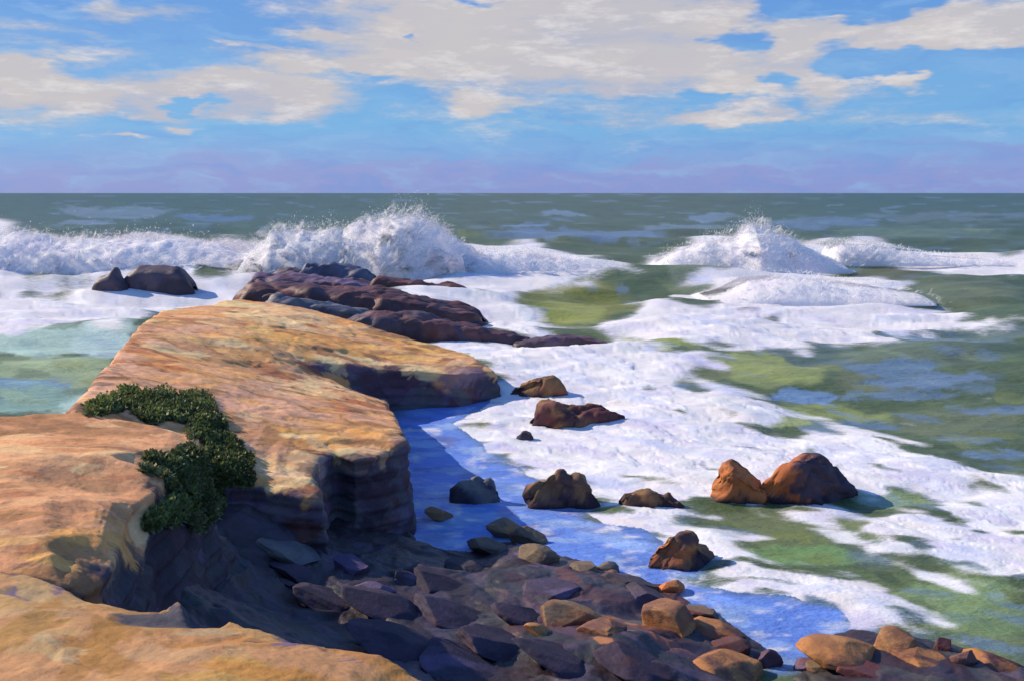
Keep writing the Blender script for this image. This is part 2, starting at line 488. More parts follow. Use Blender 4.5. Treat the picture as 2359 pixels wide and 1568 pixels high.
# ------------------------------------------------------------------ the sea
SHADED_POOL = [(895, 918), (1000, 918), (1160, 905), (1100, 935), (1035, 965), (1100, 1010), (1240, 1095), (1290, 1150), (1390, 1200), (1500, 1212),
        (1540, 1290), (1640, 1310), (1600, 1352), (1700, 1372), (1830, 1385), (1930, 1410), (1990, 1460), (1900, 1500), (1800, 1560), (1700, 1480), (1550, 1380),
        (1240, 1280), (900, 1260)]  # blue water, with the headland's shadow painted into its colour
FOAM = [
    ([(-400, 560), (0, 560), (330, 560), (600, 560), (620, 650), (560, 690), (400, 712), (330, 745), (255, 770), (130, 762), (60, 790), (0, 795), (-400, 800)], 1.0),
    ([(990, 560), (1150, 570), (1300, 590), (1490, 612), (1440, 640), (1340, 655), (1200, 672), (1180, 695), (1240, 722), (1235, 752), (1290, 772), (1180, 775), (1000, 720), (900, 640)], 1.0),
    ([(990, 782), (1200, 790), (1420, 792), (1500, 815), (1640, 832), (1570, 868), (1500, 900), (1700, 905), (1790, 935), (1845, 958), (1735, 985), (1820, 1003),
      (1960, 988), (2080, 1018), (2200, 1058), (2359, 1108), (2700, 1150), (2700, 1190), (2359, 1140), (2240, 1122), (2080, 1135), (2000, 1150), (1800, 1130), (1665, 1165),
      (1590, 1150), (1560, 1185), (1400, 1192), (1375, 1160), (1240, 1092), (1100, 1015), (1035, 965), (1110, 925), (1160, 890), (1090, 830)], 1.0),
    ([(1480, 610), (1560, 565), (1640, 548), (1760, 552), (1900, 565), (2000, 560), (2100, 580), (2359, 596), (2700, 605), (2700, 640), (2359, 628), (2240, 626), (2100, 610), (1990, 594),
      (1925, 600), (1912, 632), (2070, 645), (2085, 668), (2040, 690), (1900, 680), (1720, 700), (1600, 640), (1500, 618)], 1.0),
    ([(1470, 672), (1540, 690), (1650, 706), (1680, 650), (1760, 630), (1900, 640), (2080, 650), (2060, 690), (2150, 705), (2335, 735), (2310, 748), (2190, 735), (2130, 757), (2000, 765),
      (2110, 802), (1980, 792), (1830, 803), (1720, 822), (1600, 802), (1470, 780), (1385, 760), (1400, 736), (1470, 722), (1490, 700)], 1.0),
    ([(1590, 1200), (1680, 1225), (1740, 1290), (1800, 1325), (1900, 1328), (2040, 1368), (2135, 1425), (2040, 1438), (1930, 1402), (1800, 1382), (1700, 1372), (1640, 1368), (1600, 1345), (1670, 1312), (1610, 1262)], 0.95),
    ([(1955, 1195), (2080, 1178), (2200, 1160), (2250, 1140), (2359, 1128), (2700, 1150), (2700, 1340), (2359, 1335), (2260, 1322), (2110, 1292), (2010, 1252)], 1.0),
    ([(1770, 1168), (1890, 1158), (1970, 1176), (1860, 1190)], 0.9),
    ([(1400, 1175), (1500, 1170), (1620, 1185), (1560, 1200), (1440, 1205)], 0.75),
    ([(2110, 1305), (2260, 1325), (2359, 1335), (2359, 1345), (2200, 1335)], 0.7),
    ([(1560, 900), (1700, 915), (1660, 940), (1540, 930)], 0.9),
    ([(-400, 470), (-100, 500), (60, 510), (0, 560), (-400, 560)], 0.8),
]
HOLES = [([(1560, 625), (1640, 622), (1700, 632), (1650, 655), (1620, 690), (1540, 680), (1480, 665), (1470, 650)], 0.0),
         ([(1000, 585), (1010, 560), (1060, 560), (1050, 580)], 0.3),
         ([(1700, 705), (1780, 722), (1860, 735), (1770, 738)], 0.35),
         ([(40, 640), (180, 632), (215, 655), (150, 690), (60, 672)], 0.45),
         ([(440, 640), (560, 625), (570, 650), (480, 668)], 0.42),
         ([(150, 705), (240, 708), (230, 722), (170, 718)], 0.5)]
WCOL = [  # water colour patches, the blue ones painted sky reflections: centre, half width, half height, colour
    (1330, 690, 150, 36, (120, 124, 62)), (1300, 715, 90, 26, (146, 152, 78)), (1480, 785, 60, 24, (136, 152, 62)), (1530, 798, 70, 16, (156, 166, 88)),
    (1780, 855, 130, 34, (144, 154, 92)), (1900, 945, 130, 26, (138, 148, 86)), (1820, 960, 110, 20, (166, 176, 118)), (1600, 870, 90, 14, (112, 120, 84)),
    (2000, 640, 110, 26, (92, 100, 72)), (2200, 670, 160, 30, (104, 114, 84)), (2060, 625, 120, 14, (94, 98, 66)), (1620, 650, 80, 24, (112, 124, 100)),
    (1850, 815, 90, 22, (84, 102, 92)), (2100, 830, 160, 30, (104, 118, 96)), (2250, 760, 140, 30, (104, 120, 112)), (2050, 880, 120, 26, (104, 112, 82)), (2200, 960, 160, 34, (106, 116, 86)),
    (1880, 1230, 180, 40, (112, 124, 86)), (1850, 1280, 140, 26, (116, 148, 96)), (1750, 1185, 120, 18, (104, 114, 84)), (2060, 1140, 100, 26, (132, 150, 102)),
    (2200, 1370, 130, 46, (132, 154, 104)), (2260, 1430, 110, 40, (122, 144, 98)), (2080, 1290, 90, 18, (108, 118, 84)), (2300, 1490, 90, 26, (118, 134, 96)),
    (120, 860, 170, 30, (150, 168, 128)), (120, 800, 180, 22, (170, 196, 182)), (60, 910, 140, 26, (134, 168, 156)), (250, 800, 70, 40, (184, 208, 200)), (200, 920, 60, 24, (176, 206, 200)), (60, 885, 90, 9, (118, 150, 168)),
    (500, 500, 90, 9, (86, 112, 140)), (270, 490, 120, 12, (104, 124, 136)), (200, 515, 70, 8, (110, 130, 150)),
    (1300, 495, 60, 7, (104, 128, 150)), (1250, 540, 110, 12, (98, 122, 150)), (1400, 545, 130, 12, (100, 124, 152)), (1200, 520, 60, 8, (100, 126, 156)), (1900, 515, 130, 12, (96, 118, 138)),
    (1560, 520, 80, 8, (106, 128, 138)), (1640, 500, 40, 10, (104, 126, 146)), (2200, 500, 200, 10, (94, 112, 114)), (2100, 540, 180, 16, (96, 116, 100)),
    (2050, 855, 120, 12, (104, 128, 150)), (2150, 880, 150, 14, (106, 128, 152)), (2000, 905, 60, 10, (100, 122, 138)), (1960, 965, 90, 12, (104, 128, 146)), (2090, 905, 120, 8, (106, 128, 146)),
    (2100, 770, 110, 12, (112, 134, 152)), (2160, 800, 150, 9, (108, 128, 136)), (1540, 892, 60, 8, (110, 140, 180)), (1850, 905, 80, 10, (110, 138, 172)), (1900, 985, 60, 8, (112, 134, 150)),
    (2300, 940, 90, 12, (106, 126, 146)), (2240, 1010, 60, 8, (106, 126, 146)), (2320, 1040, 80, 12, (104, 126, 146)), (2200, 1000, 50, 8, (110, 130, 140)),
    (1900, 840, 90, 8, (96, 112, 112)),
]


def poly_soft(gx, gy, poly, soft=10.0):
    """signed soft cover of a patch, 0..1"""
    m = inpoly(gx, gy, poly).astype(float)
    return m


def blur(a, ky, kx):
    def b1(a, k, ax):
        if k < 1: return a
        pad = [(0, 0), (0, 0)]; pad[ax] = (k, k)
        c = np.cumsum(np.pad(a, pad, mode='edge'), axis=ax)
        z = np.zeros_like(np.take(c, [0], axis=ax)); c = np.concatenate([z, c], axis=ax)
        n = a.shape[ax]
        return (np.take(c, range(2 * k + 1, 2 * k + 1 + n), axis=ax) - np.take(c, range(0, n), axis=ax)) / (2 * k + 1)
    for _ in range(2):
        a = b1(a, ky, 0); a = b1(a, kx, 1)
    return a


def build_sea():
    d = np.concatenate([[0.25, 0.6, 1.1, 1.8, 2.7, 3.8], np.arange(5.2, 1180, 2.3), np.arange(1182, 2300, 14)])
    py = HY + d
    px = np.concatenate([np.arange(-1400, -60, 12), np.arange(-60, 2420, 3.1), np.arange(2420, 3800, 12)])
    GX, GY = np.meshgrid(px, py)
    x, y, z = ray(GX, GY)
    t = -EYE / z
    X, Yw = x * t, y * t
    nr, nc = GX.shape
    row = np.abs(np.gradient(Yw, axis=0))
    # swell and chop, each wavelength only where the surface is fine enough to carry it
    Z = np.zeros_like(X)
    r_ = np.random.default_rng(3)
    for lam, amp, k in ((42, 0.42, 2), (24, 0.3, 3), (13, 0.17, 4), (7.5, 0.11, 5), (4.2, 0.07, 6), (2.3, 0.045, 6), (1.3, 0.022, 6)):
        fade = np.clip((lam / 2.6 - row) / (lam / 2.6), 0, 1)
        for j in range(k):
            a = r_.normal(R(98), 0.38)
            ph = r_.uniform(0, 6.28); l2 = lam * r_.uniform(0.8, 1.25)
            u = (X * math.cos(a) + Yw * math.sin(a)) * 2 * math.pi / l2 + ph + 1.2 * vnoise(X / lam * 0.6, Yw / lam * 0.6, j, int(lam))
            s = np.sin(u)
            Z += fade * amp / math.sqrt(k) * (s - 0.35 * np.cos(2 * u))
    near = np.clip((Yw - 14) / 45, 0.25, 1.5)
    Z *= near
    # foam cover
    wx = 34 * fbm(GX / 90, GY / 26, 1.0, 4, 11) + 10 * fbm(GX / 22, GY / 9, 2.0, 2, 12)
    wy = 11 * fbm(GX / 80, GY / 24, 5.0, 4, 21) + 4 * fbm(GX / 18, GY / 7, 6.0, 2, 22)
    U, Vv = GX + wx, GY + wy
    foam = np.zeros_like(X)
    for poly, s in FOAM:
        foam = np.maximum(foam, s * inpoly(U, Vv, poly))
    for poly, s in HOLES:
        foam = np.where(inpoly(U, Vv, poly), np.minimum(foam, s), foam)
    pool = blur(inpoly(U, Vv, SHADED_POOL).astype(float), 3, 5)
    # water colour
    base = np.zeros(X.shape + (3,))
    cols = [(0, (78, 106, 108)), (20, (84, 108, 104)), (60, (92, 114, 112)), (120, (100, 116, 96)), (300, (102, 118, 94)), (600, (108, 122, 92)), (1200, (108, 124, 92))]
    dd = GY - HY
    for k in range(3):
        base[..., k] = np.interp(dd, [c[0] for c in cols], [s2l(c[1])[k] for c in cols])
    base *= np.array([0.66, 0.70, 0.55])
    for (cx, cy, rx, ry, c) in WCOL:
        q = np.sqrt(((U - cx) / rx) ** 2 + ((Vv - cy) / ry) ** 2)
        w = np.clip((1.15 - q) * 4, 0, 1)[..., None]
        base = base * (1 - w) + np.array(s2l(c)) * w
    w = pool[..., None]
    base = base * (1 - w) + np.array(s2l((108, 142, 222))) * w  # cast shadow of the headland goes into this blue
    # broken strokes of colour and painted sky reflection, drawn out along the crests
    N = 4000
    for i in range(N):
        ri = int(r_.integers(8, nr - 85) if i % 3 else r_.integers(4, 60)); ci = int(r_.integers(100, nc - 100))
        ddp = dd[ri, ci]
        hl = r_.uniform(16, 60) * (0.6 + ddp / 900); hh = r_.uniform(2.2, 6.0) * (0.42 + ddp / 350)
        a0, a1 = max(ri - int(hh / 2.3 * 1.6) - 6, 0), min(ri + int(hh / 2.3 * 1.6) + 6, nr)
        b0, b1 = max(ci - int(hl / 3.1) - 3, 0), min(ci + int(hl / 3.1) + 3, nc)
        sx, sy = GX[a0:a1, b0:b1] - GX[ri, ci], GY[a0:a1, b0:b1] - GY[ri, ci]
        sy = sy + sx * r_.normal(0, 0.05) - (0.16 * sx if (GX[ri, ci] > 1250 and ddp > 300) else 0)
        q = np.sqrt((sx / hl) ** 2 + (sy / hh) ** 2) + 0.3 * vnoise(sx / 14, sy / 2.6, i * 1.3, 3)
        w = np.clip((1 - q) * 3, 0, 1)[..., None] * r_.uniform(0.35, 0.9)
        c = base[ri, ci] * r_.uniform(0.72, 1.3)
        k = r_.random()
        if k < 0.16 and pool[ri, ci] < 0.5: c = c * 0.45 + np.array(s2l((112, 138, 172))) * 0.55  # blue strokes: sky reflection painted into the water
        elif k < 0.30 and pool[ri, ci] < 0.5 and ddp > 90: c = c * 0.5 + np.array(s2l((128, 136, 78))) * 0.5
        elif k < 0.4 and pool[ri, ci] < 0.5: c = c * 0.6 + np.array(s2l((66, 84, 70))) * 0.4
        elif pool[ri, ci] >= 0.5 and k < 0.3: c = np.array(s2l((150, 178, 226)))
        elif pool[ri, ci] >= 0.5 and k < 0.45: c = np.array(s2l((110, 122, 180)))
        base[a0:a1, b0:b1] = base[a0:a1, b0:b1] * (1 - w) + c * w
    # foam: soft body, ragged drawn-out edges, lace on open water, tint strokes, the lilac-blue ones painted shading
    f0 = blur(foam, 3, 8)
    f2 = blur(foam, 2, 5)
    lace = fbm(GX / 60, GY / 13, 9.0, 4, 55)
    thin = np.clip((lace - 0.46) * 3.2, 0, 0.42) * np.clip(dd / 200, 0.2, 1)
    f2 = np.maximum(f2, thin)
    tint = np.zeros(X.shape + (3,)) + np.array([0.74, 0.715, 0.74])
    TN = [(0.86, 0.85, 0.86), (0.84, 0.83, 0.86), (0.74, 0.69, 0.79), (0.64, 0.60, 0.76), (0.58, 0.62, 0.80), (0.70, 0.71, 0.72), (0.66, 0.68, 0.74), (0.84, 0.78, 0.74), (0.74, 0.74, 0.84), (0.9, 0.9, 0.88)]
    imp = np.zeros_like(X)
    for i in range(5200):
        ri = int(r_.integers(20, nr - 90)); ci = int(r_.integers(100, nc - 100))
        e = f0[ri, ci]
        if e < 0.03: continue
        ddp = dd[ri, ci]; edge = e < 0.86
        hl = r_.uniform(18, 74) * (0.6 + ddp / 900); hh = r_.uniform(2.0, 5.5) * (0.5 + ddp / 320)
        a0, a1 = max(ri - int(hh / 2.3 * 1.6) - 6, 0), min(ri + int(hh / 2.3 * 1.6) + 6, nr)
        b0, b1 = max(ci - int(hl / 3.1) - 3, 0), min(ci + int(hl / 3.1) + 3, nc)
        sx, sy = GX[a0:a1, b0:b1] - GX[ri, ci], GY[a0:a1, b0:b1] - GY[ri, ci]
        sy = sy + sx * r_.normal(0, 0.08) - (0.2 * sx if (GX[ri, ci] > 1150 and ddp > 300) else 0)
        q = np.sqrt((sx / hl) ** 2 + (sy / hh) ** 2) + 0.35 * vnoise(sx / 12, sy / 2.4, i * 1.3, 3)
        w = np.clip((1 - q) * 3, 0, 1)
        if edge:
            on = r_.random() < 0.5
            f2[a0:a1, b0:b1] = f2[a0:a1, b0:b1] * (1 - w * 0.8) + (1.0 if on else 0.12) * w * 0.8
        elif r_.random() < 0.11:
            f2[a0:a1, b0:b1] -= w * r_.uniform(0.2, 0.6)
        w3 = w[..., None] * r_.uniform(0.4, 0.9)
        tint[a0:a1, b0:b1] = tint[a0:a1, b0:b1] * (1 - w3) + np.array(TN[int(r_.integers(len(TN)))]) * w3
        imp[a0:a1, b0:b1] = np.maximum(imp[a0:a1, b0:b1], w * r_.uniform(0.2, 1))
    f2 = f2 + 0.55 * np.clip(f0 * 2 - 1, 0, 1) * (f2 > 0.55)
    f2 = blur(f2, 1, 4)
    f2 = np.where(pool > 0.5, np.clip(0.10 + 0.75 * fbm(GX / 50, GY / 16, 3.0, 4, 77), 0.0, 0.62), f2)
    lift = blur(foam, 5, 8)
    hgt = np.clip(Yw / 48, 0.35, 2.4)
    ok = lambda k: np.clip((k - row) / k, 0, 1)
    Z += lift * hgt * (0.12 + 0.13 * fbm(X / 1.6, Yw / 1.1, 0.0, 3, 91) * ok(1.0) + 0.30 * np.clip(fbm(X / 7, Yw / 3.6, 0.0, 4, 92) + 0.1, 0, 1) * ok(3.0) + 0.10 * imp * ok(1.5))
    V = np.stack([X, Yw, Z], -1).reshape(-1, 3)
    i = np.arange(nr * nc).reshape(nr, nc)
    F = np.stack([i[:-1, :-1], i[1:, :-1], i[1:, 1:], i[:-1, 1:]], -1).reshape(-1, 4)
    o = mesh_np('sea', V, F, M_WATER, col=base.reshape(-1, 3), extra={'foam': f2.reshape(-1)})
    a = o.data.color_attributes.new('FCol', 'FLOAT_COLOR', 'POINT')
    c4 = np.ones((nr * nc, 4), np.float32); c4[:, :3] = tint.reshape(-1, 3); a.data.foreach_set('color', c4.ravel())
    tag(o, kind='structure')


build_sea()

# ------------------------------------------------------------------ land
OCH = [(196, 140, 86), (184, 132, 80), (190, 140, 92), (176, 124, 74), (200, 152, 104), (182, 134, 98), (188, 142, 112)]
PINK = [(190, 144, 118), (182, 138, 112), (196, 150, 122), (186, 134, 100)]
CREAM = [(208, 168, 122), (198, 158, 116), (192, 156, 122), (212, 174, 128)]
RUST = [(152, 92, 58), (160, 98, 60), (140, 88, 62)]
BROWN = [(138, 98, 64), (128, 92, 64), (146, 106, 72)]
PEACH = [(204, 146, 106), (198, 140, 100), (194, 138, 100), (208, 154, 112), (184, 130, 90)]
GOLD = [(204, 146, 82), (212, 152, 84), (196, 138, 74), (206, 154, 98)]
SLATE = [(70, 72, 82), (84, 84, 92), (62, 62, 74), (92, 90, 92)]
PLUM = [(66, 50, 62), (78, 58, 72), (58, 46, 60), (84, 66, 86), (98, 84, 112)]
MAROON = [(84, 50, 52), (74, 46, 52), (92, 58, 58), (66, 44, 54)]
HEAD_LIT = [(150, 960), (205, 890), (240, 845), (290, 785), (330, 740), (375, 705), (455, 697), (540, 684), (640, 690), (760, 714), (870, 750), (1010, 785), (1090, 810), (1150, 848), (1140, 866), (1000, 868), (880, 852), (740, 836), (690, 850),
            (760, 866), (800, 898), (885, 916), (905, 950), (925, 985), (940, 1022), (862, 1062), (805, 1066), (772, 1036), (742, 1062), (716, 1108), (745, 1166), (690, 1150), (585, 1112), (480, 1070), (300, 1040)]  # sunlit top; beyond it shade is painted into the rock colour
BLUFF_LIT = [(-900, 900), (0, 930), (170, 930), (300, 945), (400, 975), (455, 995), (462, 1045), (420, 1075), (400, 1130), (330, 1165), (345, 1195), (300, 1240), (320, 1275), (235, 1330), (170, 1350), (0, 1400), (-900, 1450)]  # sunlit part of the bluff; its gully side gets painted shade
HEAD_PATCH = [  # picture-measured colour zones of the rock: centre, half sizes, palette
    (640, 730, 110, 26, CREAM), (450, 780, 110, 40, PINK + CREAM), (360, 840, 60, 26, RUST), (680, 858, 70, 18, RUST), (780, 835, 80, 14, CREAM), (960, 855, 190, 14, CREAM),
    (730, 890, 90, 26, CREAM), (850, 935, 90, 16, RUST), (840, 950, 60, 14, PINK), (780, 1000, 140, 26, GOLD), (650, 1060, 60, 60, CREAM), (690, 1110, 60, 40, CREAM), (860, 1030, 80, 20, CREAM),
    (580, 940, 120, 60, PINK), (330, 900, 160, 50, PINK), (500, 820, 150, 40, OCH), (900, 800, 200, 30, GOLD + BROWN), (600, 790, 200, 30, GOLD), (270, 820, 60, 70, PINK + RUST),
    (590, 1000, 40, 60, PINK),
]


GAIN = [1.60, 1.54, 1.42]      # sunlit stone here is pale


def pick(pal, r_):
    c = np.array(s2l(pal[int(r_.integers(len(pal)))]))
    return np.clip(c * np.array(GAIN) * r_.uniform(0.88, 1.12), 0, 0.9)


def landform(name, outline, interior, creases, material, thr, base_z=-0.8, rough=1.0, strata=0.0, smooth=2, sm_w=0.5, lock=None):
    """outline: (x, y, z, outward reach of the foot); a solid hill with a top sheet and a skirt down to base_z"""
    out = np.array([o[:3] for o in outline], float); fl = np.array([o[3] for o in outline], float)
    n = len(out)
    area = 0.5 * sum(out[i][0] * out[(i + 1) % n][1] - out[(i + 1) % n][0] * out[i][1] for i in range(n))
    if area < 0:
        out = out[::-1]; fl = fl[::-1]
    pts = [Vector(p[:2]) for p in out]; zs = [p[2] for p in out]
    edges = [(i, (i + 1) % n) for i in range(n)]
    for p in interior:
        pts.append(Vector(p[:2])); zs.append(p[2])
    for line in creases:
        s = len(pts)
        for p in line:
            pts.append(Vector(p[:2])); zs.append(p[2])
        edges += [(s + i, s + i + 1) for i in range(len(line) - 1)]
    vo, eo, fo, ov, oe, of_ = geometry.delaunay_2d_cdt(pts, edges, [], 0, 1e-5)
    V = []
    for i, v in enumerate(vo):
        if ov[i]: z = zs[ov[i][0]]
        else:
            dd = [((v - q).length, zz) for q, zz in zip(pts, zs)]; dd.sort(); w = [1 / (d + 1e-3) for d, _ in dd[:3]]
            z = sum(a * b[1] for a, b in zip(w, dd[:3])) / sum(w)
        V.append((v.x, v.y, z))
    V = np.array(V)
    F = []
    for f in fo:
        c = V[list(f)].mean(axis=0)
        if inpoly(np.array([c[0]]), np.array([c[1]]), [tuple(p[:2]) for p in out])[0]:
            a, b, c2 = f
            nz = np.cross(V[b] - V[a], V[c2] - V[a])[2]
            F.append((a, b, c2) if nz > 0 else (a, c2, b))
    # skirt
    inv = {}
    for i, lst in enumerate(ov):
        for q in lst: inv[q] = i
    top = [inv[i] for i in range(n)]
    ring = []
    for i in range(n):
        a, b, c = out[i - 1][:2], out[i][:2], out[(i + 1) % n][:2]
        d1 = (b - a) / np.linalg.norm(b - a); d2 = (c - b) / np.linalg.norm(c - b)
        nn = np.array([d1[1] + d2[1], -(d1[0] + d2[0])]); nn /= np.linalg.norm(nn) + 1e-6
        q = b + nn * fl[i]
        ring.append((q[0], q[1], base_z))
    s = len(V)
    V = np.vstack([V, ring])
    for i in range(n):
        j = (i + 1) % n
        a, b, c, d = top[i], top[j], s + j, s + i
        F += [(a, d, c), (a, c, b)]
    V, F = refine(V, F, thr * 3.5, 8)
    V = smooth_v(V, F, smooth, sm_w)
    V, F = refine(V, F, thr, 8)
    V = smooth_v(V, F, 2, 0.5)
    N = vnormals(V, F)
    return displace(V, F, N, rough, strata)


def displace(V, F, N, rough, strata, seed=0, facet=1.0):
    x, y, z = V.T
    d = 0.22 * fbm(x / 2.2, y / 2.2, z / 1.4, 4, 31 + seed) * rough
    dist = np.linalg.norm(V - (0, 0, EYE), axis=1)
    q = V + 0.35 * np.stack([fbm(x, y, z, 2, 41 + seed), fbm(x, y, z, 2, 42 + seed), fbm(x, y, z, 2, 43 + seed)], 1)
    c1, c2, idv = cells(q * np.array([0.34, 0.5, 0.8]), 1.0, 5 + seed)
    d += (idv - 0.5) * 0.26 * rough * facet * np.clip((c2 - c1) * 7, 0, 1)
    c1, c2, idv = cells(q * np.array([1.1, 1.5, 2.6]), 1.0, 15 + seed)
    d += (idv - 0.5) * 0.09 * rough * facet * np.clip((c2 - c1) * 7, 0, 1)
    d += 0.05 * fbm(x * 2.4, y * 2.4, z * 4, 4, 61 + seed, 0.62) * (0.4 + 0.6 * rough)
    Vn = V + N * d[:, None]
    if strata:
        steep = np.sqrt(np.clip(1 - N[:, 2] ** 2, 0, 1))
        tilt = z + 0.10 * x + 0.05 * y + 0.12 * fbm(x / 3, y / 3, 0, 2, 71)
        s = np.abs(((tilt * 2.2) % 1.0) - 0.5) * 2
        s2 = np.abs(((tilt * 5.1) % 1.0) - 0.5) * 2
        Vn = Vn + N * (steep * strata * (0.16 * (s - 0.5) + 0.06 * (s2 - 0.5)))[:, None]
    return Vn, F


# --- the main promontory
A_out = [P(165, 937, 4.2), P(205, 895, 4.15), P(240, 850, 4.1), P(290, 790, 3.95), P(330, 745, 3.85), P(375, 712, 3.7), P(455, 704, 3.5), P(540, 690, 3.25), P(640, 697, 3.0),
         P(700, 707, 2.8), P(760, 722, 2.6), P(870, 757, 2.05), P(960, 780, 1.6), P(1010, 793, 1.4), P(1090, 818, 1.15), P(1142, 853, 1.05),
         P(1060, 860, 1.1), P(960, 856, 1.25), P(905, 852, 1.4)]
A_fl = [2.5, 2.6, 2.8, 3, 3, 2.5, 2, 2, 2, 2, 2, 1.6, 1.2, 1, .8, .5, 0.25, 0.25, 0.2]
# hollow behind the bench, then its seaward edge and the front lip
A_out += [P(893, 915, Y=38.7), P(890, 930, 1.2), P(908, 950, 1.7), P(920, 972, 2.1), P(928, 995, 2.35), P(938, 1018, 2.4), P(900, 1035, 2.42), P(862, 1052, 2.4), P(815, 1060, 2.4),
          P(772, 1040, 2.55), P(745, 1062, 2.5), P(718, 1105, 2.35), P(742, 1160, 2.1), P(690, 1146, 2.25), P(640, 1128, 2.4), P(585, 1108, 2.55), P(520, 1095, 2.75), P(430, 1060, 3.1), P(300, 1020, 3.7), P(160, 985, 4.1)]
A_fl += [0.2, 0.3, 0.3, 0.35, 0.3, 0.2, 0.05, -0.15, -0.15, -0.1, 0.1, 0.2, 0.3, 0.6, 0.8, 0.9, 0.8, 0.6, 0.4, 0.4]
A_int = [P(450, 850, 3.65), P(350, 900, 3.95), P(600, 900, 3.05), P(700, 950, 2.85), P(600, 1000, 2.95), P(550, 780, 3.3), P(700, 790, 2.55), P(500, 940, 3.35), P(750, 970, 2.7),
         P(850, 970, 2.3), P(655, 1060, 2.6), P(420, 770, 3.75), P(850, 800, 1.9), P(480, 730, 3.55), P(700, 1030, 2.75), P(520, 1010, 3.05), P(620, 1085, 2.55), P(400, 960, 3.65), P(980, 830, 1.4), P(250, 930, 4.1)]
A_cr = [[P(660, 828, 2.5), P(740, 832, 2.15), P(800, 838, 1.95), P(870, 846, 1.6)],
        [P(655, 852, Y=33.6), P(745, 868, Y=35.8), P(800, 898, Y=36.6), P(865, 913, Y=37.7)],
        [P(660, 880, 2.35), P(770, 905, 1.9), P(850, 925, 1.6)]]
V, F = landform('headland', [tuple(p) + (f,) for p, f in zip(A_out, A_fl)], A_int, A_cr, M_ROCK, 0.0030, rough=0.40, strata=0.5, smooth=1)
N = vnormals(V, F)


def head_col(p, i, r_):
    px, py = proj(p)
    n = NH[i]
    if n[2] < 0.35 or p[2] < 0.7 or not inpoly(px, py, HEAD_LIT):
        return pick(SLATE + PLUM + MAROON[:1], r_) * 0.8  # walls and recesses coloured dark as if in shade
    opts = [q[4] for q in HEAD_PATCH if ((px - q[0]) / q[2]) ** 2 + ((py - q[1]) / q[3]) ** 2 < 1.1]
    if opts and r_.random() < 0.85:
        return pick(opts[int(r_.integers(len(opts)))], r_)
    k = r_.random()
    return pick(OCH if k < 0.6 else PINK if k < 0.78 else CREAM if k < 0.88 else RUST + BROWN, r_)


NH = N
base = np.tile(np.array(s2l((180, 130, 86))), (len(V), 1))
base[~inpoly(*proj(V), HEAD_LIT) | (V[:, 2] < 0.6)] = s2l((96, 86, 96))
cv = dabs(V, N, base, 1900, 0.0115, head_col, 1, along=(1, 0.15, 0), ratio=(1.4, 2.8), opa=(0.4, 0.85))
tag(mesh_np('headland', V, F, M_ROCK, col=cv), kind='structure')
LAND = [(V, F)]

# --- the rounded bluff on the left
B_out = [P(-500, 960, 5.0), P(-200, 950, 5.0), P(0, 952, 4.9), P(90, 946, 4.85), P(170, 946, 4.75), P(300, 962, 4.6), P(400, 985, 4.5), P(452, 998, 4.4), P(462, 1040, 4.3), P(440, 1075, 4.2),
         P(420, 1130, 4.1), P(385, 1180, 4.1), P(340, 1225, 4.1), P(300, 1290, 4.3), P(235, 1340, 4.5), P(150, 1345, 4.75), P(60, 1335, 4.85), P(0, 1325, 4.9), P(-300, 1330, 5.0), P(-700, 1330, 5.1)]
B_fl = [1.5, 1.5, 1.5, 1.5, 1.2, 1.0, 0.5, 0.4, 0.4, 0.3, 0.3, 0.3, 0.3, 0.3, 0.3, 0.5, 0.4, 0.4, 0.4, 0.5]
B_int = [P(100, 1050, 4.95), P(250, 1050, 4.8), P(350, 1080, 4.62), P(100, 1150, 5.0), P(250, 1150, 4.8), P(100, 1230, 5.0), P(230, 1230, 4.75), P(380, 1030, 4.6), P(0, 1100, 5.0), P(-200, 1100, 5.1),
         P(-200, 1200, 5.1), P(130, 1300, 4.85), P(330, 1150, 4.5)]
V, F = landform('bluff', [tuple(p) + (f,) for p, f in zip(B_out, B_fl)], B_int, [], M_ROCK, 0.0032, base_z=1.5, rough=0.2, strata=0.6, smooth=2)
N = vnormals(V, F)


def bluff_col(p, i, r_):
    px, py = proj(p)
    if not inpoly(px, py, BLUFF_LIT): return pick(PLUM + SLATE, r_) * 0.62  # gully face: shade painted as dark plum
    if py < 1000 and r_.random() < 0.8: return pick(BROWN + [(146, 100, 64)], r_)
    if py > 1190 and r_.random() < 0.5: return pick(GOLD + BROWN[:1], r_)
    if 1150 < py < 1200 and r_.random() < 0.3: return pick(BROWN, r_)
    k = r_.random()
    return pick(PEACH if k < 0.72 else CREAM[:2] if k < 0.82 else BROWN + RUST[:1], r_)


NH = N
base = np.tile(np.array(s2l((196, 142, 102))), (len(V), 1)); base[~inpoly(*proj(V), BLUFF_LIT)] = s2l((62, 54, 66))
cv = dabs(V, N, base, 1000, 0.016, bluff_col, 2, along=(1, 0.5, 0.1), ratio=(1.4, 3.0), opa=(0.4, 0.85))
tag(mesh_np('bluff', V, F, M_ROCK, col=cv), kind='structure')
LAND.append((V, F))

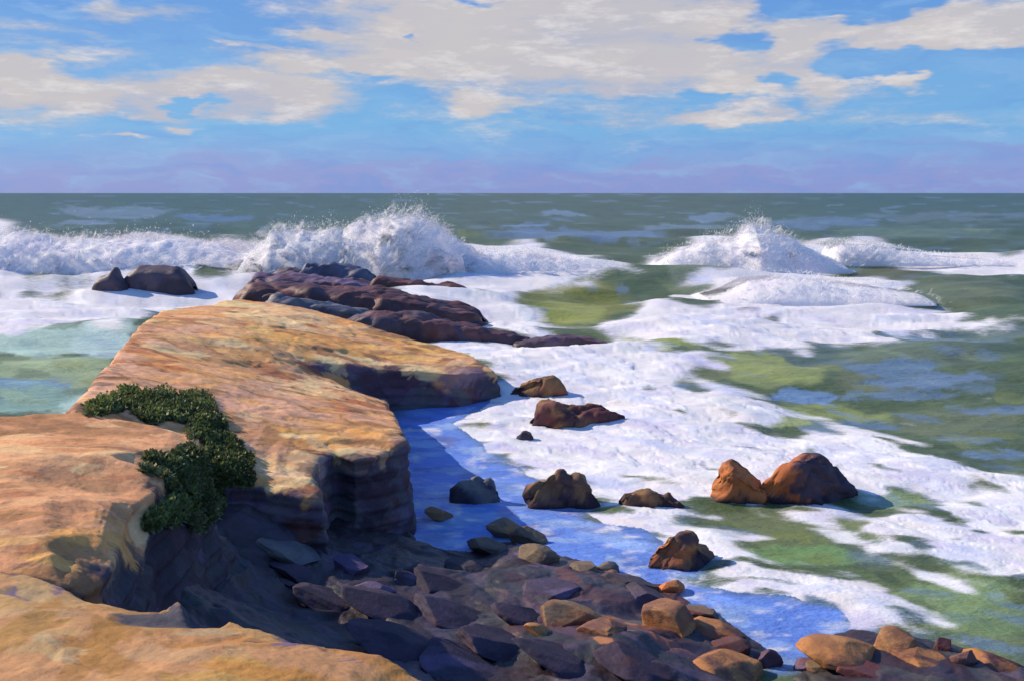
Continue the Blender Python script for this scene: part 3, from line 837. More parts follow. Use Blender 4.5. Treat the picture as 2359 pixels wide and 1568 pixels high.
# --- the ledge at the photographer's feet
C_out = [P(-700, 1330, 5.0), P(-300, 1318, 5.0), P(0, 1312, 4.95), P(60, 1318, 4.95), P(140, 1350, 4.95), P(200, 1382, 4.95), P(280, 1400, 4.95), P(340, 1412, 4.95), P(385, 1400, 5.0), P(402, 1372, 5.08),
         P(418, 1378, 5.08), P(430, 1440, 5.0), P(490, 1440, 5.0), P(520, 1415, 5.05), P(620, 1440, 5.05), P(700, 1478, 5.05), P(760, 1490, 5.05), P(870, 1510, 5.05), P(950, 1545, 5.0), P(1010, 1575, 4.95),
         P(1100, 1660, 4.9), P(1150, 1900, 5.0), P(900, 2300, 5.2), P(0, 2300, 5.5), P(-900, 2200, 5.5)]
C_fl = [0.3, 0.3, 0.3, 0.3, 0.5, 0.6, 0.7, 0.7, 0.6, 0.5, 0.6, 0.7, 0.8, 0.8, 0.9, 1, 1, 1.1, 1.2, 1.2, 1.2, 1.5, 1, 1, 1]
C_int = [P(100, 1450, 5.25), P(300, 1480, 5.25), P(500, 1500, 5.25), P(200, 1540, 5.35), P(600, 1540, 5.25), P(0, 1380, 5.1), P(-200, 1500, 5.3), P(800, 1560, 5.15), P(200, 1420, 5.1), P(400, 1440, 5.15),
         P(400, 1800, 5.5), P(800, 1800, 5.35)]
V, F = landform('foreground_ledge', [tuple(p) + (f,) for p, f in zip(C_out, C_fl)], C_int, [], M_ROCK, 0.0036, base_z=1.0, rough=0.30, strata=0.5, smooth=2)
N = vnormals(V, F)


def ledge_col(p, i, r_):
    px, py = proj(p)
    if NH[i][2] < 0.5: return pick(PLUM + SLATE, r_) * 0.8  # steep faces painted dark, as shade
    if px > 520: return pick(GOLD, r_) * 0.56
    if r_.random() < 0.25: return pick([(178, 130, 70), (186, 142, 84)], r_) * 0.54
    return 0.54 * pick([(204, 154, 110), (208, 160, 112), (200, 148, 104), (212, 160, 106), (190, 138, 86), (214, 168, 128)], r_)


NH = N
base = np.tile(np.array(s2l((190, 140, 96))), (len(V), 1)); base[N[:, 2] < 0.5] = s2l((74, 62, 74))
cv = dabs(V, N, base, 900, 0.018, ledge_col, 3, along=(1, -0.5, 0))
tag(mesh_np('foreground_ledge', V, F, M_ROCK, col=cv), kind='structure')

# --- the shaded gully and stony shore between them
D_out = [P(935, 1218, 0.05), P(1000, 1262, 0.0), P(1080, 1262, 0.0), P(1170, 1240, 0.0), P(1250, 1252, 0.0), P(1350, 1298, 0.0), P(1440, 1325, 0.0), P(1530, 1345, 0.0), P(1610, 1395, 0.0), P(1700, 1450, 0.0),
         P(1760, 1500, 0.0), P(1800, 1560, 0.0), P(1850, 1530, 0.0), P(1880, 1490, 0.05), P(1990, 1455, 0.05), P(2130, 1462, 0.05), P(2250, 1500, 0.05), P(2359, 1530, 0.05), P(2800, 1640, 0.1),
         P(2900, 2000, 0.3), P(1900, 2200, 1.0), P(1300, 2200, 1.8), P(800, 1900, 2.8), P(200, 1500, 3.4), P(-300, 1400, 3.8), P(-300, 1250, 3.6), P(100, 1200, 3.4),
         P(300, 1110, 3.1), P(480, 1080, 2.5), P(600, 1092, 1.7), P(760, 1090, 1.1), P(880, 1130, 0.6)]
D_fl = [0.7] * 19 + [1.0] * 13
D_int = [P(430, 1200, 2.6), P(350, 1300, 3.1), P(480, 1150, 2.4), P(520, 1250, 1.9), P(600, 1150, 1.6), P(600, 1300, 1.3), P(700, 1200, 1.05), P(760, 1260, 0.75), P(860, 1260, 0.4), P(900, 1320, 0.45),
         P(700, 1350, 0.95), P(500, 1380, 1.7), P(620, 1420, 1.3), P(820, 1420, 0.8), P(950, 1450, 0.75), P(1000, 1360, 0.45), P(1100, 1330, 0.35), P(1100, 1450, 0.65), P(1220, 1370, 0.42), P(1250, 1480, 0.75),
         P(1300, 1440, 0.65), P(1400, 1400, 0.5), P(1400, 1520, 0.8), P(1530, 1450, 0.5), P(1600, 1520, 0.5), P(1100, 1560, 0.9), P(1300, 1600, 0.9), P(1700, 1570, 0.4), P(1900, 1580, 0.4), P(2050, 1540, 0.4), P(2200, 1570, 0.4),
         P(300, 1350, 3.0), P(1500, 1800, 1.0), P(900, 1600, 1.3), P(1180, 1280, 0.35)]
D_cr = [[P(560, 1290, 1.7), P(700, 1330, 1.15), P(860, 1400, 0.9), P(1000, 1480, 0.85)],
        [P(660, 1170, 1.45), P(780, 1290, 0.7), P(940, 1380, 0.6)]]
V, F = landform('rocky_shore', [tuple(p) + (f,) for p, f in zip(D_out, D_fl)], D_int, D_cr, M_DARK, 0.0032, base_z=-0.8, rough=0.9, strata=0.8, smooth=2)
N = vnormals(V, F)


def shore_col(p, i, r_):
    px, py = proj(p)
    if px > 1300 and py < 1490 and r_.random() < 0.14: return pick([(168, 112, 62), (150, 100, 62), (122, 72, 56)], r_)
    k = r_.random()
    if px < 1180 or py > 1490 - 0.02 * px: return pick(SLATE + PLUM + PLUM, r_) * 0.34  # gully floor painted darker, standing in for its shade
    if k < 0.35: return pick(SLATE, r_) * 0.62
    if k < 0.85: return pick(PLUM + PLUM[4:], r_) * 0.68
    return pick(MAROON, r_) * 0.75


NH = N
base = np.tile(np.array(s2l((54, 46, 62))), (len(V), 1))
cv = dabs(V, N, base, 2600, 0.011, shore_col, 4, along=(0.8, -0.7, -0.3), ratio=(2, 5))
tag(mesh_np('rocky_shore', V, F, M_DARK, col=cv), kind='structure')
SHORE_V, SHORE_F = V, F
LAND.append((V, F))


# ------------------------------------------------------------------ rocks
def ridge_rock(name, label, prof, ybase, depth, pal, seed, mat=None, rough=1.0, group=None, cat='rock', yaw=0.0, z0=0.0, wetline=0.35, facet=1.0, skew=0.0, strata=0.0, thr=0.0028, flat=0.75, shade_side=None):
    """a rock whose crest runs through measured points; solid all round, foot sunk below z0"""
    px0, px1 = prof[0][0], prof[-1][0]
    c0 = P((px0 + px1) / 2, ybase, z0)
    Yc = c0[1]
    xs, tops = [], []
    for (px, py) in prof:
        q = P(px, py, Y=Yc); xs.append(q[0]); tops.append(q[2] - z0)
    xs = np.array(xs); tops = np.maximum(np.array(tops), 0.02)
    W = xs[-1] - xs[0]
    D = depth * W / 2
    nu = max(int(W / (thr * Yc)), 14); nv = max(int(2.4 * D / (thr * Yc)) + int(tops.max() * 2 / (thr * Yc)), 14)
    nu, nv = min(nu, 240), min(nv, 160)
    u = np.linspace(0, 1, nu); v = np.linspace(0, 1, nv)
    Ug, Vg = np.meshgrid(u, v, indexing='ij')
    X = xs[0] + Ug * W
    T = np.interp(X, xs, tops)
    env = np.sqrt(np.clip(1 - (2 * Ug - 1) ** 4, 0.0, 1))
    ang = (Vg - 0.5) * math.pi * 1.06
    Yl = np.sin(ang) * D * (0.25 + 0.75 * env)
    cs = np.cos(ang)
    Z = np.sign(cs) * np.abs(cs) ** flat * T
    low = np.clip(np.abs(np.sin(ang)) - 0.9, 0, 1) * 10
    Z = Z - low * 0.35
    X = X + skew * Yl + (X - X.mean()) * 0.12 * (1 - np.clip(cs, 0, 1))
    Vv = np.stack([X - c0[0], Yl + D * 0.25, Z], -1).reshape(-1, 3)
    i = np.arange(nu * nv).reshape(nu, nv)
    F = np.stack([i[:-1, :-1], i[1:, :-1], i[1:, 1:], i[:-1, 1:]], -1).reshape(-1, 4)
    T1 = np.concatenate([F[:, [0, 1, 2]], F[:, [0, 2, 3]]])
    # closed ends
    if flat > 0.6 and ybase > 800:      # broken faces
        r3 = np.random.default_rng(seed + 400)
        sc3 = np.array([W / 2, max(D, 0.1), tops.max()])
        Q = Vv / sc3
        for k in range(9):
            n = r3.normal(size=3); n[0] *= 0.45; n[2] = abs(n[2]) * 0.5; n[1] -= 0.3; n /= np.linalg.norm(n)
            Q = Q - n * (np.clip(Q @ n - r3.uniform(0.55, 0.82), 0, None) * 0.92)[:, None]
        Vv = Q * sc3
    N = vnormals(Vv, T1)
    if N[:, 2].mean() < 0: T1 = T1[:, ::-1]; N = -N
    s = min(tops.max(), W * 0.5)
    q = Vv / s * 1.1
    x, y, z = (q + seed * 7.3).T
    qq = np.stack([x, y, z], 1) + 0.3 * np.stack([fbm(x, y, z, 2, 1), fbm(x, y, z, 2, 2), fbm(x, y, z, 2, 3)], 1)
    c1, c2, idv = cells(qq * np.array([0.8, 1.0, 1.1]), 1.0, seed)
    d = (idv - 0.5) * 0.42 * facet * np.clip((c2 - c1) * 5, 0, 1) - 0.35 * facet * (c1 - 0.45) + 0.16 * fbm(x * 0.9, y * 0.9, z * 0.9, 4, seed)
    c1, c2, idv = cells(qq * 2.6, 1.0, seed + 3)
    d += (idv - 0.5) * 0.10 * facet - 0.05 * facet * np.clip(1 - (c2 - c1) * 4, 0, 1)
    d += 0.05 * fbm(x * 4, y * 4, z * 4, 3, seed + 5)
    Vv = Vv + N * (d * s * rough * 0.8)[:, None]
    if strata:
        tl = Vv[:, 2] + 0.12 * Vv[:, 0]
        sres = np.abs(((tl / s * 3.0) % 1.0) - 0.5) * 2
        Vv = Vv + N * (strata * s * 0.2 * (sres - 0.5))[:, None]
    N = vnormals(Vv, T1)
    wv = Vv + c0
    r2 = np.random.default_rng(seed)
    low_c = np.array(s2l((58, 46, 56)))
    base = np.tile(np.array(s2l(pal[0])), (len(Vv), 1))

    def cf(p, i, r_):
        if shade_side and proj(p)[0] > shade_side: return pick(BLK, r_) * 0.8  # right side painted near black as its shade
        if Vv[i][2] < wetline * tops.max() and r_.random() < 0.9: return low_c * r_.uniform(0.7, 1.3)
        return pick(pal, r_)
    base[Vv[:, 2] < wetline * tops.max()] = low_c
    cv = dabs(wv, N, base, 160, 0.006, cf, seed, along=(1, 0, -0.3))
    o = mesh_np(name, Vv, T1, mat or M_BOULD, col=cv)
    o.location = c0
    tag(o, label, cat, group)
    return o


ORANGE = [(158, 96, 58), (148, 88, 54), (136, 80, 52), (112, 70, 56), (160, 104, 64)]
TANR = [(126, 96, 66), (112, 86, 62), (90, 68, 60), (74, 56, 60)]
BLK = [(74, 60, 70), (66, 54, 68), (82, 68, 76), (60, 56, 74)]
SL2 = [(72, 76, 98), (84, 88, 110), (62, 62, 84)]

ridge_rock('sea_rock', 'low dark purple rock with a small spike, beside the flat-topped rock in the far wash', [(212, 668), (225, 640), (250, 630), (262, 612), (272, 634), (292, 655)], 672, 0.7, BLK, 11, M_DARK, facet=0.4, rough=0.5, group='dark rocks in the far surf')
ridge_rock('sea_rock', 'flat-topped dark purple rock in the far white wash left of the headland', [(280, 660), (296, 632), (318, 613), (360, 611), (410, 614), (430, 640), (440, 662)], 668, 0.5, BLK, 12, M_DARK, facet=0.4, rough=0.45, flat=0.5, group='dark rocks in the far surf')
ridge_rock('sea_rock', 'small brown rock nearly awash at the far left edge of the surf', [(50, 648), (85, 637), (105, 633), (120, 645)], 650, 0.8, TANR + BLK, 13, M_DARK, group='dark rocks in the far surf')
# dark reef beyond the headland
RG = dict(mat=M_DARK, flat=0.3, group='slabs of the dark reef', facet=1.1, wetline=0.05)
ridge_rock('reef', 'slate blue crest slab on top of the dark reef, right under the big splash', [(690, 628), (700, 601), (718, 597), (765, 600), (785, 611), (830, 617), (860, 640)], 668, 0.3, SL2, 21, rough=0.7, **RG)
ridge_rock('reef', 'short black slab with a lit edge, left of the slate blue crest', [(628, 640), (640, 622), (680, 617), (700, 622), (760, 640)], 666, 0.3, BLK, 27, rough=0.7, **RG)
ridge_rock('reef', 'long maroon slab with a jagged right end at the back of the reef', [(850, 660), (870, 634), (930, 640), (985, 654), (1030, 652), (1075, 664), (1095, 680)], 684, 0.25, MAROON, 22, rough=0.7, **RG)
ridge_rock('reef', 'pale plum upper slab of the reef, under the slate blue crest', [(575, 662), (590, 632), (640, 630), (720, 634), (820, 645), (862, 664), (880, 678)], 680, 0.35, PLUM[3:] + MAROON[:1], 28, rough=0.6, **RG)
ridge_rock('reef', 'broad maroon slab forming the middle of the dark reef', [(548, 690), (556, 664), (600, 655), (740, 655), (860, 662), (960, 684), (1045, 706), (1085, 722), (1096, 745)], 736, 0.32, MAROON, 23, rough=0.5, **RG)
ridge_rock('reef', 'blue-grey slab along the front of the reef, behind the headland edge', [(600, 700), (640, 680), (740, 690), (840, 712), (900, 730), (940, 752)], 768, 0.25, SL2 + SLATE, 24, rough=0.6, **RG)
ridge_rock('reef', 'brown-black slab between the maroon slab and the headland tip', [(800, 735), (860, 716), (960, 722), (1020, 738), (1100, 750), (1130, 770)], 782, 0.25, MAROON + BLK, 29, rough=0.6, **RG)
ridge_rock('reef', 'thin dark shelf tapering right into the white water below the reef', [(1040, 770), (1070, 752), (1110, 757), (1170, 768), (1215, 778)], 784, 0.25, MAROON + PLUM[:2], 25, rough=0.6, **RG)
ridge_rock('reef', 'low purple ledge almost awash, farthest right of the reef', [(1190, 790), (1240, 778), (1300, 772), (1360, 779), (1400, 792)], 794, 0.25, PLUM + MAROON, 26, rough=0.6, **RG)
# rocks standing in the foam
ridge_rock('sea_rock', 'brown rock with a dark hollow in the foam off the headland tip', [(1180, 912), (1192, 875), (1215, 856), (1255, 852), (1290, 862), (1318, 876), (1322, 892)], 905, 0.6, TANR + ORANGE[3:4], 31, group='rocks in the inshore foam')
ridge_rock('sea_rock', 'long low maroon rock with a tan left end, lying in white foam', [(1228, 968), (1240, 935), (1262, 922), (1300, 928), (1350, 935), (1390, 930), (1425, 945), (1450, 965)], 975, 0.4, TANR[:2] + MAROON + MAROON, 32, group='rocks in the inshore foam', wetline=0.1)
ridge_rock('sea_rock', 'tiny dark rock tip just breaking the white foam', [(1186, 992), (1200, 988), (1215, 990), (1232, 1004)], 1004, 0.5, BLK, 33, M_DARK, group='rocks in the inshore foam')
ridge_rock('sea_rock', 'olive tan rock with two humps at the edge of the blue shadow', [(1218, 1140), (1232, 1095), (1262, 1072), (1290, 1080), (1310, 1092), (1345, 1090), (1370, 1102), (1384, 1145)], 1150, 0.55, TANR, 34, group='rocks in the inshore foam')
ridge_rock('sea_rock', 'low olive and maroon rock trailing right into the green water', [(1432, 1155), (1440, 1122), (1465, 1114), (1500, 1128), (1540, 1138), (1590, 1158)], 1162, 0.4, TANR + MAROON[:1], 35, group='rocks in the inshore foam')
ridge_rock('sea_rock', 'bright orange rock, left half of the tallest pair in the foam', [(1640, 1115), (1658, 1085), (1690, 1058), (1722, 1056), (1748, 1078), (1770, 1128)], 1146, 0.8, ORANGE, 36, group='rocks in the inshore foam', wetline=0.1)
ridge_rock('sea_rock', 'tall peaked rock, orange on its left, with shade painted on its right', [(1740, 1125), (1762, 1095), (1785, 1058), (1805, 1024), (1835, 1018), (1868, 1034), (1892, 1062), (1930, 1092), (1965, 1108), (1994, 1138)], 1142, 0.62, ORANGE[:3], 37, group='rocks in the inshore foam', wetline=0.12, shade_side=1842)
ridge_rock('sea_rock', 'ochre rock with a dark right side standing in the blue shallows', [(1486, 1262), (1500, 1230), (1522, 1214), (1550, 1222), (1590, 1228), (1608, 1250), (1630, 1280), (1662, 1300)], 1296, 0.55, TANR[:1] + ORANGE[:2] + TANR, 38, group='rocks in the inshore foam', wetline=0.1)
ridge_rock('sea_rock', 'flat dark grey rock barely above the blue shallows', [(1035, 1140), (1050, 1105), (1090, 1098), (1130, 1106), (1146, 1132)], 1140, 0.6, SLATE, 39, M_DARK, group='rocks in the inshore foam', wetline=0.0)


# ------------------------------------------------------------------ boulders on the shore
def height_at():
    from mathutils.bvhtree import BVHTree
    t = BVHTree.FromPolygons([tuple(v) for v in SHORE_V], [tuple(int(i) for i in f) for f in SHORE_F])
    return t


SHORE_T = height_at()


def boulder(px, py, wpx, hpx, pal, seed, label, group='boulders along the stony shore', tilt=0.0, depth=0.8):
    """a faceted boulder; px, py is the middle of its visible face, measured on the picture"""
    d = Vector(ray(px, py + hpx * 0.25)).normalized()
    hit = SHORE_T.ray_cast(Vector((0, 0, EYE)), d)
    if hit[0] is None or hit[0].z < -0.05:
        q = P(px, py + hpx * 0.4, 0.0); loc = Vector(q)
    else:
        loc = hit[0]
    dist = (loc - Vector((0, 0, EYE))).length
    hw, hh = wpx / FD * dist / 2, hpx / FD * dist / 2 * 1.05
    bm = bmesh.new()
    bmesh.ops.create_icosphere(bm, subdivisions=5, radius=1)
    V = np.array([v.co[:] for v in bm.verts]); F = np.array([[v.index for v in f.verts] for f in bm.faces]); bm.free()
    r_ = np.random.default_rng(seed)
    # cut by random planes into a chunky stone
    for k in range(13):
        n = r_.normal(size=3); n /= np.linalg.norm(n); h = r_.uniform(0.5, 0.85)
        over = np.clip(V @ n - h, 0, None)
        V = V - n * over[:, None] * 0.98
    V = V * 1.1
    x, y, z = (V * 1.4 + seed).T
    V = V * (1 + 0.07 * fbm(x, y, z, 4, seed))[:, None]
    V = V * (1 + 0.03 * fbm(x * 5, y * 5, z * 5, 3, seed + 2))[:, None]
    V = V * np.array([hw * 1.2, hw * depth, hh * 1.1])
    ca, sa = math.cos(tilt), math.sin(tilt)
    V = np.stack([V[:, 0] * ca + V[:, 2] * sa, V[:, 1], -V[:, 0] * sa + V[:, 2] * ca], 1)
    N = vnormals(V, F)
    base = np.tile(np.array(s2l(pal[0])), (len(V), 1))
    cv = dabs(V + np.array(loc), N, base, 60, 0.009, lambda p, i, r2: pick(pal, r2), seed, along=(1, 0, -0.4), opa=(0.4, 0.8))
    o = mesh_np('boulder', V, F, M_BOULD, col=cv)
    o.location = loc - Vector((0, 0, hh * 0.12))
    tag(o, label, 'boulder', group)
    return o


BO = [(150, 104, 64), (142, 98, 64), (152, 112, 76), (104, 74, 60), (84, 60, 62)]
BG = [(100, 88, 76), (92, 82, 72), (108, 94, 78), (70, 62, 66)]
BD = [(56, 52, 62), (66, 58, 70), (50, 46, 58), (70, 62, 68)]
BP = [(76, 66, 94), (66, 58, 84), (84, 74, 102)]
RIB = [(44, 40, 54), (52, 44, 62), (38, 38, 54), (60, 50, 66)]  # dark tones that paint the gully's shade onto these ribs
BOULDERS = [
    (690, 1310, 150, 34, RIB, 'slanting rib of rock in painted navy shade, just below the headland wall'),
    (760, 1370, 170, 38, RIB, 'dark slanting rib next down the gully from the navy one'),
    (900, 1385, 190, 40, RIB, 'long rib in painted plum-black shade, crossing the middle of the gully'),
    (1010, 1330, 180, 40, RIB, 'dark rib of rock running toward the grey shoreline stones'),
    (1060, 1410, 190, 44, RIB + BP[:1], 'broad slab in painted violet-black shade, in the centre of the dark slope'),
    (930, 1470, 210, 44, RIB, 'dark slab near the sunlit foreground ledge, left of the broad violet one'),
    (1150, 1470, 190, 44, RIB, 'slab in painted black shade, below the broad violet-black one'),
    (1090, 1535, 220, 44, RIB + BP[:1], 'lowest dark slab beside the foot of the foreground ledge'),
    (1300, 1510, 200, 44, RIB + MAROON[:1], 'wine-black slab at the bottom edge of the dark slope'),
    (1210, 1410, 130, 40, RIB, 'small black slab left of the broad capped orange boulder'),
    (1470, 1520, 170, 44, RIB + MAROON[:1], 'wine-dark slab left of the bottom orange boulder'),
    (1010, 1172, 60, 22, BG + TANR[:1], 'small flat brown stone awash in the blue pool by the cliff'),
    (1165, 1200, 78, 46, BO[:2] + BG, 'tan boulder highest on the shoreline beside the blue shallows'),
    (1220, 1215, 70, 50, BG + MAROON[:1], 'dark red-edged boulder right of the tan one at the shoreline'),
    (1125, 1240, 110, 44, BG[:2] + BD, 'long grey-green boulder below the highest tan boulder'),
    (1240, 1275, 90, 56, BG, 'grey-brown boulder with a pale pink top near the waterline'),
    (1090, 1300, 100, 50, BD + BG[:1], 'dark slate boulder with a khaki cap lower down the slope'),
    (1355, 1302, 66, 30, BG, 'pale grey flat stone at the water edge, left of its twin'),
    (1400, 1296, 56, 34, BG[:2] + SLATE[:1], 'small grey rounded stone perched at the water edge'),
    (1440, 1330, 130, 46, BD, 'wide near-black boulder on the waterline'),
    (1265, 1350, 120, 44, BP + BD, 'purple-blue flat rock left of centre on the stony slope'),
    (1500, 1368, 120, 40, BP[:1] + BD, 'slate purple slab under the water-edge boulders'),
    (1300, 1410, 140, 66, BO + BG[:1], 'broad orange boulder with an olive cap on the lower slope'),
    (1395, 1440, 100, 50, BO, 'smaller orange boulder right of the broad capped one'),
    (1545, 1345, 60, 36, [(170, 96, 56)] + BO[:2], 'small rusty boulder on the point beside the blue water'),
    (1540, 1410, 150, 96, BO, 'largest orange boulder in the middle of the lower slope'),
    (1640, 1440, 130, 66, BO + [(140, 84, 54)], 'brown-orange boulder sloping right toward the blue water'),
    (1680, 1480, 90, 50, BO[3:] + MAROON[:1], 'rusty dark boulder low on the waterline right of the orange ones'),
    (1610, 1400, 70, 40, BG[2:3] + MAROON[:1] + BO[3:], 'maroon-brown stone behind the largest orange boulder'),
    (1675, 1530, 150, 72, BO, 'smooth orange boulder at the bottom edge of the picture'),
    (1940, 1496, 150, 60, BO, 'flat orange boulder left of the two beside the green water'),
    (1900, 1530, 60, 36, BO[3:] + BG, 'small ochre stone tucked under the flat orange boulder'),
    (2065, 1468, 116, 56, BO, 'rounded orange boulder beside the green water'),
    (2110, 1502, 120, 40, BO[3:] + BO[:1] + MAROON[:1], 'low brown boulder in front of the rounded orange boulder'),
    (2170, 1480, 46, 50, MAROON + BO[3:], 'dark red upright stone right of the rounded orange boulder'),
    (2218, 1508, 50, 46, BO, 'small orange stone near the right edge of the shore'),
    (2300, 1525, 130, 40, BO[:1] + BO[3:] + MAROON[:1], 'low orange ledge stone at the far right bottom corner'),
    (1990, 1540, 90, 40, MAROON + PLUM[:1], 'wine-red stone below the flat orange boulder'),
    (1850, 1520, 50, 60, PLUM + MAROON[:1], 'dark plum stone at the mouth of the blue inlet'),
    (1760, 1510, 60, 60, PLUM + MAROON[:1], 'dark wine boulder left of the blue inlet'),
    (810, 1290, 80, 90, BP, 'rounded violet boulder in the shaded gully'),
    (860, 1345, 80, 40, BP, 'small violet stone below the rounded violet boulder'),
    (660, 1250, 130, 36, SLATE, 'long grey-green rock rib leaning down the shaded gully'),
    (960, 1330, 140, 40, PLUM + BD, 'dark plum rib of rock in the middle of the gully'),
    (1245, 1448, 60, 24, BG + BO[:1], 'little tan stone under the broad capped orange boulder'),
]
for k, (px, py, w, h, pal, lab) in enumerate(BOULDERS):
    rib = 'rib' in lab.split() or 'slab' in lab.split()
    tl = 0.42 if rib else 0.35 if px < 1250 and px > 600 else random.uniform(0.05, 0.3)
    boulder(px, py, w, h, pal, 100 + k, lab, tilt=tl)


# ------------------------------------------------------------------ shore plants
def land_tree():
    from mathutils.bvhtree import BVHTree
    Vs, Fs, n = [], [], 0
    for V_, F_ in LAND:
        Vs.append(V_); Fs.append(F_ + n); n += len(V_)
    return BVHTree.FromPolygons(np.vstack(Vs).tolist(), np.vstack(Fs).tolist())


LAND_T = land_tree()


def leaf_crowd(name, root, c0, hits, r_, size, lift, cols, flatness):
    LV, LC = [], []
    cen = np.array([h[0] for h in hits]); tone = fbm(*(cen * 2.2).T, o=3, s=4)
    for k, (p, n) in enumerate(hits):
        p = p + n * r_.uniform(0, lift) * (1 + tone[k])
        up = n * flatness[0] + r_.normal(0, 0.5, 3) + np.array([0, 0, 0.5]); up /= np.linalg.norm(up)
        t = np.cross(up, r_.normal(size=3)); t /= np.linalg.norm(t)
        if flatness[1]: up, t = t, np.cross(n, t); t = t / (np.linalg.norm(t) + 1e-6)
        L = size * r_.uniform(0.6, 1.4); w = L * r_.uniform(0.28, 0.5)
        LV += [p - t * w * 0.3, p + up * L * 0.5 - t * w, p + up * L, p + up * L * 0.5 + t * w]
        cc = np.array(s2l(cols[int(r_.integers(len(cols)))])) * np.clip(1 + 0.7 * tone[k], 0.5, 1.7) * r_.uniform(0.75, 1.25)
        LC += [cc * 0.8, cc, cc * 1.1, cc]
    mesh_np(name, np.array(LV) - c0, np.arange(len(LV)).reshape(-1, 4), M_LEAF, root, col=np.clip(np.array(LC), 0, 1), smooth=False)


def plant_mat(name, label, blobs, seed, cols):
    """low matted growth hugging the rock: a layer of flat leaves with shoots standing out of it"""
    r_ = np.random.default_rng(seed)
    hits = []
    for (px, py, rx, ry, ang, z) in blobs:
        ca, sa = math.cos(R(ang)), math.sin(R(ang))
        for k in range(int(rx * ry * 0.9) + 300):
            a, q = r_.uniform(0, 6.283), math.sqrt(r_.random())
            e = 1 + 0.3 * float(vnoise(math.cos(a) * 2.2, math.sin(a) * 2.2, seed + px * 0.1, 3))
            x, y = rx * q * e * math.cos(a), ry * q * e * math.sin(a)
            d = Vector(ray(px + x * ca - y * sa, py + x * sa + y * ca)).normalized()
            h = LAND_T.ray_cast(Vector((0, 0, EYE)), d)
            if h[0] is None or h[0].z < 1.0: continue
            hits.append((np.array(h[0]), np.array(h[1] if h[1].dot(d) < 0 else -h[1])))
    c0 = hits[0][0]
    root = bpy.data.objects.new(name, None); C.objects.link(root); root.location = c0
    tag(root, label, 'shrub', 'dark green plants on the headland')
    leaf_crowd('leaf_mat', root, c0, hits, r_, 0.10, 0.05, GD, (0.3, True))
    leaf_crowd('shoots', root, c0, hits[::2], r_, 0.08, 0.11, cols, (0.8, False))


GR = [(124, 134, 70), (108, 120, 62), (98, 108, 60), (134, 140, 78)]
GD = [(100, 110, 64), (86, 96, 58), (108, 116, 70)]
plant_mat('shore_plant', 'small bright green plant cushion, leftmost on the headland edge', [(265, 928, 62, 22, -18, 4.35), (232, 940, 36, 17, -10, 4.36), (300, 914, 30, 16, -20, 4.34)], 1, GR)
plant_mat('shore_plant', 'arched dark green plant mat where the bluff meets the headland', [(400, 935, 80, 34, 12, 4.3), (360, 948, 54, 28, 0, 4.3), (455, 945, 52, 38, 30, 4.2), (475, 985, 38, 40, 60, 4.15)], 2, GR[:3] + GD)
plant_mat('shore_plant', 'tall green plant growth spilling down the rock above the shaded gully', [(510, 1040, 46, 70, -20, 3.2), (550, 1070, 34, 56, -25, 2.9), (485, 1100, 46, 60, 0, 3.0), (468, 1155, 42, 60, 8, 2.8)], 3, GR[:3] + GD)
plant_mat('shore_plant', 'dark ragged plant patch on the edge of the peach-coloured bluff', [(400, 1085, 66, 30, 14, 4.2), (432, 1062, 42, 30, -30, 4.18), (430, 1108, 42, 34, 0, 4.16)], 4, GD)
plant_mat('shore_plant', 'lowest green plant patch at the bottom corner of the bluff', [(385, 1180, 52, 26, -30, 4.1), (352, 1200, 34, 18, -25, 4.12)], 5, GR[:2] + GD)


